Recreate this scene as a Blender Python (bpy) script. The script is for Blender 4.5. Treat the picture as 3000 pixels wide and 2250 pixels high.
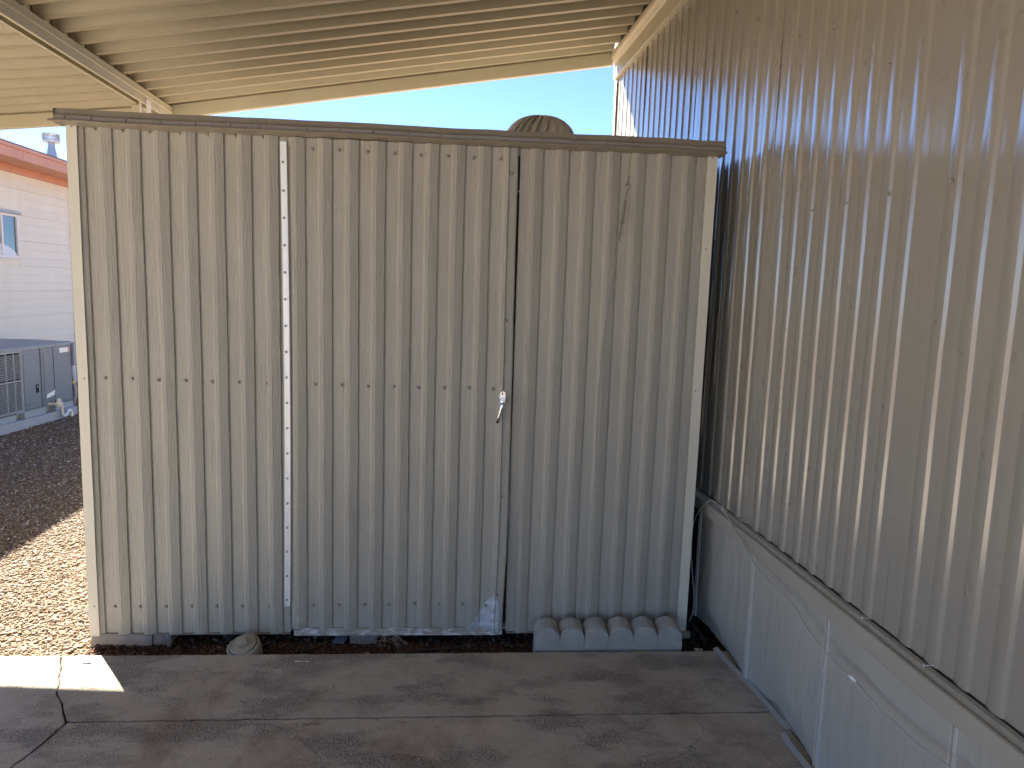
import bpy, math, random
import numpy as np
from math import sin, cos, pi, radians, atan2, hypot
from mathutils import Matrix, Vector
random.seed(4); RNG = np.random.default_rng(7)
scn = bpy.context.scene
for o in list(bpy.data.objects): bpy.data.objects.remove(o)

# ------------------------------------------------------------------ camera
cd = bpy.data.cameras.new('camera'); cam = bpy.data.objects.new('camera', cd)
scn.collection.objects.link(cam); scn.camera = cam
cd.sensor_width = 36; cd.lens = 25.316; cd.clip_start = .05; cd.clip_end = 2000
r_ = Vector((0.99673525, -0.07394162, 0.0324266)); u_ = Vector((-0.0223044, 0.13382457, 0.990754)); f_ = Vector((0.07759744, 0.98824269, -0.13173845))
M = Matrix((( r_.x, u_.x, -f_.x, 1.4395), (r_.y, u_.y, -f_.y, -2.8572), (r_.z, u_.z, -f_.z, 1.4423), (0, 0, 0, 1)))
cam.matrix_world = M

# ------------------------------------------------------------------ light
SUN = Vector((-.82, 1.045, 1.0)).normalized()
EL = math.asin(SUN.z); AZ = math.atan2(SUN.x, SUN.y)
w = bpy.data.worlds.new('World'); scn.world = w; w.use_nodes = True
nt = w.node_tree; nt.nodes.clear()
sky = nt.nodes.new('ShaderNodeTexSky'); sky.sky_type = 'NISHITA'; sky.sun_disc = False
sky.sun_elevation = EL; sky.sun_rotation = AZ
sky.altitude = 200; sky.air_density = .36; sky.dust_density = .0; sky.ozone_density = 3.5
bg = nt.nodes.new('ShaderNodeBackground'); bg.inputs[1].default_value = .05
wo = nt.nodes.new('ShaderNodeOutputWorld')
nt.links.new(sky.outputs[0], bg.inputs[0]); nt.links.new(bg.outputs[0], wo.inputs[0])
sd = bpy.data.lights.new('sun', 'SUN'); sd.energy = 4.6; sd.angle = radians(.53); sd.color = (1, .92, .80)
so = bpy.data.objects.new('sun', sd); scn.collection.objects.link(so)
so.rotation_euler = SUN.to_track_quat('Z', 'Y').to_euler(); so.location = (-6, 8, 9)
scn.view_settings.view_transform = 'Standard'; scn.view_settings.look = 'None'
scn.view_settings.gamma = 1; scn.view_settings.use_curve_mapping = False
scn.view_settings.exposure = 3.36
scn.cycles.max_bounces = 10; scn.cycles.diffuse_bounces = 6; scn.cycles.glossy_bounces = 4

# ------------------------------------------------------------------ materials
def nodes(name, base=(.5, .5, .5), rough=.5, metal=0, spec=.5, coat=0, coat_rough=.1):
    m = bpy.data.materials.new(name); m.use_nodes = True
    n = m.node_tree; b = n.nodes['Principled BSDF']
    b.inputs['Base Color'].default_value = (*base, 1); b.inputs['Roughness'].default_value = rough
    b.inputs['Metallic'].default_value = metal; b.inputs['Specular IOR Level'].default_value = spec
    b.inputs['Coat Weight'].default_value = coat; b.inputs['Coat Roughness'].default_value = coat_rough
    if coat: b.inputs['Coat IOR'].default_value = 1.72; b.inputs['IOR'].default_value = 1.5
    return m, n, b
def N(n, t, **k):
    x = n.nodes.new(t)
    for a, v in k.items():
        if a in x.inputs: x.inputs[a].default_value = v
        else: setattr(x, a, v)
    return x
def coords(n, scale=(1, 1, 1), loc=(0, 0, 0)):
    t = n.nodes.new('ShaderNodeTexCoord'); mp = n.nodes.new('ShaderNodeMapping')
    mp.inputs['Scale'].default_value = scale; mp.inputs['Location'].default_value = loc
    n.links.new(t.outputs['Object'], mp.inputs[0]); return mp.outputs[0]
def noise(n, co, scale, detail=4, rough=.55, dist=0):
    x = N(n, 'ShaderNodeTexNoise', Scale=scale, Detail=detail, Roughness=rough, Distortion=dist)
    n.links.new(co, x.inputs['Vector']); return x.outputs['Fac']
def ramp(n, fac, stops):
    x = n.nodes.new('ShaderNodeValToRGB'); e = x.color_ramp.elements
    while len(e) < len(stops): e.new(.5)
    for i, (p, c) in enumerate(stops):
        e[i].position = p; e[i].color = (*c, 1) if len(c) == 3 else c
    n.links.new(fac, x.inputs[0]); return x.outputs[0]
def mix(n, fac, a, b, mode='MIX'):
    x = n.nodes.new('ShaderNodeMix'); x.data_type = 'RGBA'; x.blend_type = mode
    for s, v in ((x.inputs[0], fac), (x.inputs[6], a), (x.inputs[7], b)):
        if hasattr(v, 'is_output') or isinstance(v, bpy.types.NodeSocket): n.links.new(v, s)
        else: s.default_value = v if not isinstance(v, tuple) else ((*v, 1) if len(v) == 3 else v)
    return x.outputs[2]
def math_(n, op, a, b=0.0, clamp=False):
    x = n.nodes.new('ShaderNodeMath'); x.operation = op; x.use_clamp = clamp
    for i, v in enumerate((a, b)):
        if isinstance(v, bpy.types.NodeSocket): n.links.new(v, x.inputs[i])
        else: x.inputs[i].default_value = v
    return x.outputs[0]
def bump(n, b, h, strength, dist, chain=None, coat=False):
    x = n.nodes.new('ShaderNodeBump'); x.inputs['Strength'].default_value = strength; x.inputs['Distance'].default_value = dist
    n.links.new(h, x.inputs['Height'])
    if chain is not None: n.links.new(chain, x.inputs['Normal'])
    n.links.new(x.outputs[0], b.inputs['Normal'])
    if coat: n.links.new(x.outputs[0], b.inputs['Coat Normal'])
    return x.outputs[0]

def paint(name, base, rough, var=.06, grain=0, gdist=.001, coat=0, coat_rough=.1, dirt=0, spec=.5, low=0, gz=1.0):
    """painted metal, optionally embossed with wood grain; slow streaks and dust in colour"""
    m, n, b = nodes(name, base, rough, spec=spec, coat=coat, coat_rough=coat_rough)
    co = coords(n)
    big = noise(n, coords(n, (3, 3, .8)), 1.5, 5)
    dk = tuple(c * (1 - var) for c in base); lt = tuple(min(1, c * (1 + var)) for c in base)
    col = ramp(n, big, [(.3, dk), (.7, lt)])
    if dirt:
        streak = noise(n, coords(n, (22, 22, 1.3)), 2.0, 6, .6)
        k = ramp(n, streak, [(.46, (0, 0, 0)), (.8, (1, 1, 1))])
        col = mix(n, math_(n, 'MULTIPLY', k, dirt), col, tuple(c * .62 for c in base))
        spot = noise(n, co, 9, 8, .7)
        k2 = ramp(n, spot, [(.60, (0, 0, 0)), (.78, (1, 1, 1))])
        col = mix(n, math_(n, 'MULTIPLY', k2, dirt * .7), col, (.36, .33, .30))
    n.links.new(col, b.inputs['Base Color'])
    rr = noise(n, co, 14, 5)
    n.links.new(math_(n, 'ADD', math_(n, 'MULTIPLY', rr, .16), rough - .08), b.inputs['Roughness'])
    ch = None
    if low:
        l = noise(n, coords(n, (5, 5, 1.1)), 1.7, 3)
        ch = bump(n, b, l, 1.0, low, None, coat > 0)
    if grain:
        g1 = noise(n, coords(n, (150, 150, 9 * gz)), 1.0, 3, .6, 1.2)
        g2 = noise(n, coords(n, (55, 55, 5 * gz)), 1.0, 4, .7, 2.0)
        g3 = noise(n, co, 230, 2, .5)
        cross = noise(n, coords(n, (7, 7, 160)), 1.0, 2, .5)
        h = math_(n, 'ADD', math_(n, 'ADD', math_(n, 'MULTIPLY', g1, .9), math_(n, 'MULTIPLY', g2, .55)),
                  math_(n, 'ADD', math_(n, 'MULTIPLY', g3, .25), math_(n, 'MULTIPLY', cross, .15)))
        bump(n, b, h, grain, gdist, ch, coat > 0)
    return m
M_shed = paint('embossed greige siding paint', (.385, .360, .290), .48, .05, .85, .0050, dirt=.05, low=.003)
M_wall = paint('glossy greige wall paint', (.280, .260, .212), .30, .02, .16, .0016, gz=.6, coat=1.0, coat_rough=.14, dirt=0, low=.003, spec=.35)
M_trimg = paint('greige trim paint', (.235, .205, .162), .35, .08, .12, .0006, dirt=.3)
M_almond = paint('almond trim paint', (.60, .57, .45), .38, .05, .1, .0004, dirt=.12)
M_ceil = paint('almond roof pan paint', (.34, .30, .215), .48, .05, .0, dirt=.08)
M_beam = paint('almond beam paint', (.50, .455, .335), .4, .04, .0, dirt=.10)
M_skirt = paint('skirting paint', (.375, .352, .295), .42, .04, .0, dirt=.10, low=.012)
M_skirtm = paint('skirting trim paint', (.34, .315, .25), .36, .04, .0, dirt=.12)
M_track = paint('base track metal', (.34, .32, .29), .5, .1, .0, dirt=.5)
M_batt = paint('batten metal', (.46, .43, .37), .38, .05, .0, dirt=.15)

def alu(name, base=(.80, .80, .78), rough=.35, metal=.75):
    m, n, b = nodes(name, base, rough, metal=metal)
    g = noise(n, coords(n, (60, 60, 3)), 1, 4)
    n.links.new(ramp(n, g, [(.3, tuple(c * .8 for c in base)), (.7, base)]), b.inputs['Base Color'])
    bump(n, b, g, .3, .0006); return m
M_alu = alu('bright aluminium', (.86, .85, .80), .42, .35)
M_chrome, _, _ = nodes('chrome', (.66, .66, .66), .22, metal=1)
M_black, _, _ = nodes('black rubber', (.012, .012, .013), .6)
M_hole, _, _ = nodes('dark opening', (.01, .01, .01), .9)
M_screwg = alu('weathered screw head', (.30, .27, .22), .45, .2)
M_screwb = alu('bare screw head', (.42, .42, .42), .35, .9)
M_galv = alu('vent metal', (.74, .69, .56), .4, .2)
M_wire = alu('painted wire', (.20, .18, .14), .5, .2)
M_cable, _, _ = nodes('pale cable sheath', (.42, .39, .34), .5)

def bare_patch():
    m, n, b = nodes('bare scraped metal', (.55, .57, .60), .5, metal=.4)
    g = noise(n, coords(n, (40, 40, 40)), 1, 5)
    g2 = noise(n, coords(n, (6, 6, 90)), 1, 3)
    n.links.new(ramp(n, math_(n, 'MULTIPLY', g, g2), [(.12, (.38, .39, .40)), (.35, (.62, .64, .68))]), b.inputs['Base Color'])
    bump(n, b, g2, .6, .001); return m
M_patch = bare_patch()

def wood():
    m, n, b = nodes('weathered wood', (.4, .35, .3), .85, spec=.2)
    g = noise(n, coords(n, (3, 90, 90)), 1.2, 5, .65, 1.5)
    p = noise(n, coords(n, (14, 30, 30)), 1, 6, .7)
    c = ramp(n, g, [(.25, (.16, .12, .085)), (.5, (.40, .34, .27)), (.8, (.58, .54, .47))])
    c = mix(n, ramp(n, p, [(.5, (0, 0, 0)), (.6, (1, 1, 1))]), c, (.66, .64, .60))
    n.links.new(c, b.inputs['Base Color']); bump(n, b, g, .8, .002); return m
M_wood = wood()

def concrete(name, lo, hi, fine=260, fd=.0015, spots=True):
    m, n, b = nodes(name, hi, .88, spec=.3)
    co = coords(n)
    a = noise(n, co, 7, 8, .65); c = noise(n, co, fine, 3, .7); v = noise(n, co, 70, 5, .7)
    col = ramp(n, a, [(.3, lo), (.7, hi)])
    col = mix(n, .35, col, ramp(n, c, [(.35, tuple(x * .6 for x in lo)), (.65, tuple(min(1, x * 1.25) for x in hi))]))
    n.links.new(col, b.inputs['Base Color'])
    bump(n, b, math_(n, 'ADD', c, math_(n, 'MULTIPLY', v, 1.2)), .9, fd * 2); return m
M_edger = concrete('cast concrete edging', (.36, .34, .295), (.68, .65, .58), 320, .005)
M_block = concrete('concrete block', (.24, .225, .20), (.40, .37, .33))
M_padc = concrete('equipment pad', (.33, .34, .36), (.42, .44, .47))

def slab_mat():
    m, n, b = nodes('driveway concrete', (.2, .18, .16), .8, spec=.35)
    co = coords(n)
    big = noise(n, coords(n, (1, 1.6, 1), (3.1, 1.7, 0)), 1.3, 5, .6)
    mid = noise(n, co, 9, 8, .7, .6)
    fine = noise(n, co, 190, 4, .7)
    grit = noise(n, co, 420, 3, .75); pits = N(n, 'ShaderNodeTexVoronoi', Scale=75.0); n.links.new(co, pits.inputs['Vector'])
    peb = N(n, 'ShaderNodeTexVoronoi', Scale=150.0); n.links.new(co, peb.inputs['Vector'])
    col = ramp(n, big, [(.28, (.33, .275, .205)), (.46, (.475, .425, .345)), (.62, (.56, .52, .44)), (.8, (.61, .58, .505))])
    col = mix(n, .5, col, ramp(n, mid, [(.3, (.23, .185, .135)), (.52, (.48, .43, .35)), (.75, (.68, .635, .55))]))
    col = mix(n, .42, col, ramp(n, grit, [(.36, (.12, .09, .065)), (.5, (.48, .42, .345)), (.66, (.80, .74, .65))]))
    pm_ = ramp(n, math_(n, 'ADD', pits.outputs['Distance'], math_(n, 'MULTIPLY', mid, .22)), [(.165, (1, 1, 1)), (.20, (0, 0, 0))])
    col = mix(n, math_(n, 'MULTIPLY', pm_, .85), col, (.06, .045, .03))
    oil = noise(n, coords(n, (1.4, 3.2, 1), (5.3, .8, 0)), 1.6, 8, .72)
    col = mix(n, math_(n, 'MULTIPLY', ramp(n, oil, [(.55, (0, 0, 0)), (.66, (1, 1, 1))]), .38), col, (.15, .11, .08))
    # worn patches where the cream has gone and the aggregate shows
    wm = noise(n, coords(n, (1.1, 2.2, 1), (.35, .2, 0)), 2.1, 7, .62)
    worn = ramp(n, math_(n, 'ADD', wm, math_(n, 'MULTIPLY', mid, .12)), [(.56, (0, 0, 0)), (.65, (1, 1, 1))])
    pc = ramp(n, peb.outputs['Distance'], [(.0, (.50, .44, .37)), (.35, (.30, .245, .19)), (.7, (.10, .075, .05))])
    col = mix(n, math_(n, 'MULTIPLY', worn, .42), col, pc)
    st = noise(n, coords(n, (2.2, 1.2, 1), (9, 4, 0)), 1.4, 6, .6)
    stain = ramp(n, st, [(.56, (0, 0, 0)), (.70, (1, 1, 1))])
    col = mix(n, math_(n, 'MULTIPLY', stain, .55), col, (.21, .135, .09))
    # old paint drips and scuffs
    sc = noise(n, coords(n, (30, 5, 1), (2, 2, 0)), 1.5, 4, .6)
    sk = ramp(n, sc, [(.735, (0, 0, 0)), (.76, (1, 1, 1))])
    col = mix(n, math_(n, 'MULTIPLY', sk, .5), col, (.42, .39, .35))
    hair = N(n, 'ShaderNodeTexVoronoi', Scale=2.3); hair.feature = 'DISTANCE_TO_EDGE'
    dn = n.nodes.new('ShaderNodeTexNoise'); dn.inputs['Scale'].default_value = 6; dn.inputs['Detail'].default_value = 6
    n.links.new(co, dn.inputs['Vector']); n.links.new(mix(n, .10, co, dn.outputs['Color']), hair.inputs['Vector'])
    hm_ = math_(n, 'MULTIPLY', ramp(n, hair.outputs['Distance'], [(.0, (1, 1, 1)), (.0035, (0, 0, 0))]), ramp(n, big, [(.5, (0, 0, 0)), (.58, (1, 1, 1))]))
    col = mix(n, math_(n, 'MULTIPLY', hm_, .7), col, (.06, .045, .035))
    n.links.new(col, b.inputs['Base Color'])
    n.links.new(ramp(n, mid, [(.3, (.62,) * 3), (.7, (.9,) * 3)]), b.inputs['Roughness'])
    h = math_(n, 'ADD', math_(n, 'MULTIPLY', fine, .25), math_(n, 'MULTIPLY', mid, 1.3))
    h = math_(n, 'SUBTRACT', math_(n, 'ADD', h, math_(n, 'MULTIPLY', grit, .3)), math_(n, 'MULTIPLY', pm_, 1.0))
    c1 = bump(n, b, h, 1.0, .005)
    pit = math_(n, 'MULTIPLY', worn, math_(n, 'SUBTRACT', 1.0, peb.outputs['Distance']))
    c2 = bump(n, b, pit, 1.0, .008, c1)
    return m
M_slab = slab_mat()

def soil(name, cols, sc=60, d=.01):
    m, n, b = nodes(name, cols[1], .95, spec=.1)
    co = coords(n)
    a = noise(n, co, sc, 8, .75); g = noise(n, co, 1.1, 4)
    c = ramp(n, a, [(.3, cols[0]), (.5, cols[1]), (.72, cols[2])])
    c = mix(n, math_(n, 'MULTIPLY', g, .4), c, cols[1])
    n.links.new(c, b.inputs['Base Color']); bump(n, b, a, 1.0, d); return m
M_gravel = soil('gravel ground', [(.10, .068, .045), (.19, .14, .10), (.30, .23, .17)])
M_dirt = soil('red brown dirt', [(.035, .018, .011), (.085, .045, .026), (.15, .085, .052)], 45, .012)

def stone_mat(name, rough=.9):
    m, n, b = nodes(name, (.4, .3, .2), rough, spec=.25)
    at = n.nodes.new('ShaderNodeAttribute'); at.attribute_name = 'stone'
    f = noise(n, coords(n), 300, 3)
    n.links.new(mix(n, .35, at.outputs['Color'], ramp(n, f, [(.3, (.5,) * 3), (.7, (1.0,) * 3)]), 'MULTIPLY'), b.inputs['Base Color'])
    return m
M_stone = stone_mat('gravel stones')
M_rubble = stone_mat('dirt clods')

M_siding = paint('pale pink siding paint', (.68, .62, .49), .5, .03, .3, .0008, dirt=.10)
M_whitet = paint('off white trim paint', (.70, .65, .60), .5, .03, dirt=.1)
M_terra = paint('terracotta paint', (.52, .24, .155), .6, .08, .2, .001, dirt=.15)
M_roofs, _, _ = nodes('asphalt roofing', (.13, .12, .12), .9)
M_ac = paint('blue grey cabinet paint', (.145, .175, .205), .42, .05, dirt=.25)
M_actop = paint('pale cabinet top', (.22, .26, .31), .4, .05, dirt=.2)
M_acl = paint('cabinet slat paint', (.26, .28, .29), .45, .05)
M_rail = paint('base rail', (.30, .34, .37), .45, .05, dirt=.4)
M_pvc, _, _ = nodes('cream pvc', (.62, .55, .42), .4)
M_pvcw, _, _ = nodes('white pvc', (.72, .72, .68), .35)
M_label, _, _ = nodes('white label', (.75, .75, .72), .5)
M_red, _, _ = nodes('red print', (.55, .06, .06), .5)
M_yellow, _, _ = nodes('yellow tag', (.7, .6, .12), .5)
M_cap = paint('aged pvc cap', (.36, .32, .235), .55, .14, dirt=.6)
M_grass, _, _ = nodes('dry straw', (.34, .26, .17), .9)
M_stick, _, _ = nodes('dark stick', (.045, .03, .025), .8)
M_blue, _, _ = nodes('blue grey shard', (.20, .24, .30), .5)
M_pink, _, _ = nodes('orange brick chip', (.50, .20, .12), .9)
M_palm, _, _ = nodes('palm leaf', (.10, .14, .04), .6)
M_trunk, _, _ = nodes('palm trunk', (.16, .12, .08), .9)
def glass():
    m, n, b = nodes('window glass', (.06, .10, .105), .08, spec=.6)
    g = noise(n, coords(n), 3, 2); n.links.new(ramp(n, g, [(.3, (.075, .12, .125)), (.7, (.12, .17, .17))]), b.inputs['Base Color'])
    return m
M_glass = glass()

# ------------------------------------------------------------------ mesh tools
SHARP = 14
class MB:
    def __init__(s): s.v = []; s.f = []
    def add(s, V, F):
        o = len(s.v); s.v += [tuple(p) for p in V]; s.f += [tuple(i + o for i in f) for f in F]; return s
    def box(s, x0, x1, y0, y1, z0, z1, b=0):
        if b:   # bevelled box : chamfer every edge with an inset skeleton
            V = []; c = [(x0, x1), (y0, y1), (z0, z1)]
            bmv = {}
            def k(i, j, l, ax):
                p = [c[0][i], c[1][j], c[2][l]]
                for a, q in enumerate((i, j, l)):
                    if a != ax: p[a] += b if q == 0 else -b
                return tuple(p)
            for i in (0, 1):
                for j in (0, 1):
                    for l in (0, 1):
                        for ax in range(3): bmv[(i, j, l, ax)] = len(V); V.append(k(i, j, l, ax))
            F = []
            for ax in range(3):
                o1, o2 = [a for a in range(3) if a != ax]
                for q in (0, 1):
                    loop = []
                    for p1, p2 in ((0, 0), (1, 0), (1, 1), (0, 1)):
                        t = [0, 0, 0]; t[ax] = q; t[o1] = p1; t[o2] = p2; loop.append(bmv[(*t, ax)])
                    flip = (q == 0) ^ (ax == 1)
                    F.append(tuple(reversed(loop)) if flip else tuple(loop))
            for ax in range(3):     # edges along ax
                o1, o2 = [a for a in range(3) if a != ax]
                for p1 in (0, 1):
                    for p2 in (0, 1):
                        a0 = [0] * 3; a0[o1] = p1; a0[o2] = p2; a1 = list(a0); a1[ax] = 1
                        F.append((bmv[(*a0, o1)], bmv[(*a1, o1)], bmv[(*a1, o2)], bmv[(*a0, o2)]))
            for i in (0, 1):
                for j in (0, 1):
                    for l in (0, 1): F.append(tuple(bmv[(i, j, l, a)] for a in range(3)))
            return s.add(V, F)
        V = [(x, y, z) for x in (x0, x1) for y in (y0, y1) for z in (z0, z1)]
        return s.add(V, [(0, 1, 3, 2), (4, 6, 7, 5), (0, 4, 5, 1), (2, 3, 7, 6), (0, 2, 6, 4), (1, 5, 7, 3)])
    def prism(s, poly, axis, a0, a1, cuts=1, wob=None):
        """closed polygon (p,q) extruded along axis 0/1/2 ; (p,q) are the two other axes in order"""
        n = len(poly); V = []
        for k in range(cuts + 1):
            a = a0 + (a1 - a0) * k / cuts
            for p, q in poly:
                t = [p, q]; t.insert(axis, a)
                if wob: t = wob(t)
                V.append(tuple(t))
        F = []
        for k in range(cuts):
            for i in range(n):
                j = (i + 1) % n; F.append((k * n + i, k * n + j, (k + 1) * n + j, (k + 1) * n + i))
        F.append(tuple(reversed(range(n)))); F.append(tuple(range(cuts * n, cuts * n + n)))
        return s.add(V, F)
    def tube(s, pts, r, n=6, cap=True):
        pts = [Vector(p) for p in pts]; R = r if isinstance(r, (list, tuple)) else [r] * len(pts)
        V = []; up = Vector((0, 0, 1)); prev = None
        for i, p in enumerate(pts):
            t = (pts[min(i + 1, len(pts) - 1)] - pts[max(i - 1, 0)]).normalized()
            if prev is None:
                a = t.cross(up) if abs(t.z) < .95 else t.cross(Vector((1, 0, 0)))
            else: a = prev - t * prev.dot(t)
            a.normalize(); prev = a; b = t.cross(a)
            for k in range(n):
                an = 2 * pi * k / n; V.append(tuple(p + (a * cos(an) + b * sin(an)) * R[i]))
        F = []
        for i in range(len(pts) - 1):
            for k in range(n):
                j = (k + 1) % n; F.append((i * n + k, i * n + j, (i + 1) * n + j, (i + 1) * n + k))
        if cap:
            F.append(tuple(reversed(range(n)))); F.append(tuple(range((len(pts) - 1) * n, len(pts) * n)))
        return s.add(V, F)
    def lathe(s, prof, n=24, M=None):
        V = []; F = []
        for r, z in prof:
            for k in range(n):
                a = 2 * pi * k / n; V.append((r * cos(a), r * sin(a), z))
        for i in range(len(prof) - 1):
            for k in range(n):
                j = (k + 1) % n; F.append((i * n + k, i * n + j, (i + 1) * n + j, (i + 1) * n + k))
        F.append(tuple(reversed(range(n)))); F.append(tuple(range((len(prof) - 1) * n, len(prof) * n)))
        if M is not None: V = [tuple(M @ Vector(v)) for v in V]
        return s.add(V, F)
    def xf(s, M): s.v = [tuple(M @ Vector(p)) for p in s.v]; return s
    def mesh(s, name, mat, smooth=False):
        me = bpy.data.meshes.new(name); me.from_pydata(s.v, [], s.f); me.validate(); me.update()
        import bmesh
        b = bmesh.new(); b.from_mesh(me); bmesh.ops.recalc_face_normals(b, faces=b.faces); b.to_mesh(me); b.free()
        me.materials.append(mat)
        if smooth: me.polygons.foreach_set('use_smooth', [True] * len(me.polygons))
        return me
    def build(s, name, mat, parent=None, smooth=False, label=None):
        me = s.mesh(name, mat, smooth)
        if smooth == 'angle': 
            me.set_sharp_from_angle(angle=radians(SHARP))
        return link(name, me, parent, label)
def link(name, me, parent=None, label=None, loc=None, rot=None):
    o = bpy.data.objects.new(name, me); scn.collection.objects.link(o)
    if parent: o.parent = parent
    if label: o['label'] = label
    if loc is not None: o.location = loc
    if rot is not None: o.rotation_euler = rot
    return o
def thing(name, label, cat, loc=(0, 0, 0), rz=0, group=None):
    o = bpy.data.objects.new(name, None); scn.collection.objects.link(o); o.location = loc; o.rotation_euler = (0, 0, rz)
    o.empty_display_size = .1; tag(o, label, cat, group); return o
def tag(o, label, cat, group=None, kind=None):
    o['label'] = label; o['category'] = cat
    if group: o['group'] = group
    if kind: o['kind'] = kind
    return o
def struct(o, kind='structure'): o['kind'] = kind; return o
def smooth1(a, b, t): t = max(0, min(1, (t - a) / (b - a))); return t * t * (3 - 2 * t)
def wav(x, seed):   # cheap smooth pseudo noise
    return (sin(x * 1.7 + seed * 3.1) + .6 * sin(x * 3.9 + seed * 7.7) + .35 * sin(x * 8.3 + seed * 1.3)) / 1.95

# screw : washer and hex head, axis towards -Y
sb = MB(); sb.lathe([(.0072, 0), (.0072, .0012), (.0050, .0022), (.0046, .0024), (.0046, .0058), (.0030, .0066)], 10, Matrix.Rotation(pi / 2, 4, 'X'))
SCREW_G = sb.mesh('screw', M_screwg, True); SCREW_B = sb.mesh('screw', M_screwb, True)
def screw(parent, x, y, z, me=None, rot=None):
    return link('screw', me or SCREW_G, parent, loc=(x, y, z), rot=rot or (0, 0, 0))

# ------------------------------------------------------------------ corrugated sheet
PROF = [(0, .36), (.016, -.10), (.024, -.16), (.048, -.16), (.056, -.10), (.070, .0), (.25, .012), (.46, .0), (.475, .04), (.540, .94), (.555, 1), (.69, 1), (.705, .97), (.85, .68), (.985, .40)]
PROFW = [(0, .34), (.04, .06), (.07, 0), (.12, .05), (.20, .11), (.29, .13), (.38, .11), (.46, .05), (.51, .02), (.54, .10), (.62, .90), (.65, .97), (.72, 1.02), (.80, .97), (.84, .90), (.94, .58)]
def rib_profile(x0, x1, phase, pitch, depth, mirror=False, prof=None):
    """points (x,h) of the ribbed profile between x0 and x1"""
    pts = []
    k0 = int(math.floor((x0 - phase) / pitch)) - 1; k1 = int(math.ceil((x1 - phase) / pitch)) + 1
    for k in range(k0, k1 + 1):
        P = prof or PROF
        for u, h in P: pts.append((phase + (k + u) * pitch, h * depth))
    pts.sort()
    def at(x):
        for (a, ha), (b, hb) in zip(pts, pts[1:]):
            if a <= x <= b: return ha + (hb - ha) * (x - a) / max(1e-9, b - a)
        return 0
    res = [(x0, at(x0))] + [p for p in pts if x0 + 1e-4 < p[0] < x1 - 1e-4] + [(x1, at(x1))]
    return res
def sheet(prof, z0, ztop, y0, rows, wob, thick=.0012):
    """ribbed sheet in the xz plane whose ribs project towards -y"""
    mb = MB(); n = len(prof); V = []; F = []
    for side in (0, 1):
        for r in range(rows + 1):
            for x, h in prof:
                zb = z0(x) if callable(z0) else z0; zt = ztop(x) if callable(ztop) else ztop
                z = zb + (zt - zb) * r / rows
                dx, dy = wob(x, z)
                V.append((x + dx, y0 - h + dy + (thick if side else 0), z))
    S = (rows + 1) * n
    for r in range(rows):
        for i in range(n - 1):
            a = r * n + i; F.append((a, a + 1, a + n + 1, a + n)); a += S; F.append((a, a + n, a + n + 1, a + 1))
    for i in range(n - 1):
        F.append((i, S + i, S + i + 1, i + 1)); t = rows * n + i; F.append((t, t + 1, S + t + 1, S + t))
    for r in range(rows):
        a = r * n; F.append((a, a + n, S + a + n, S + a)); a += n - 1; F.append((a, S + a, S + a + n, a + n))
    return mb.add(V, F)

# ================================================================== GROUND
HX, HYAW = 2.5445, .032
D = Vector((-.031995, .999488, 0)); Nn = Vector((.999488, .031995, 0))
GZ = -.045
def ground_sheet():
    xs = np.concatenate([[-700, -120, -30, -12, -7], np.linspace(-4.5, 3.4, 60), [6, 12, 40, 160, 700]])
    ys = np.concatenate([[-600, -100, -25, -9], np.linspace(-3, 6, 70), [9, 14, 30, 140, 700]])
    V = []; F = []
    for y in ys:
        for x in xs:
            z = GZ - .012
            if -4.6 < x < 3.5 and -.2 < y < 6.1: z += .007 * wav(x * 2.1, 2) * wav(y * 1.7, 5)
            V.append((x, y, z))
    nx = len(xs)
    for j in range(len(ys) - 1):
        for i in range(nx - 1):
            a = j * nx + i; F.append((a, a + 1, a + nx + 1, a + nx))
    return MB().add(V, F)
struct(ground_sheet().build('ground', M_gravel, None, True))

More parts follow.
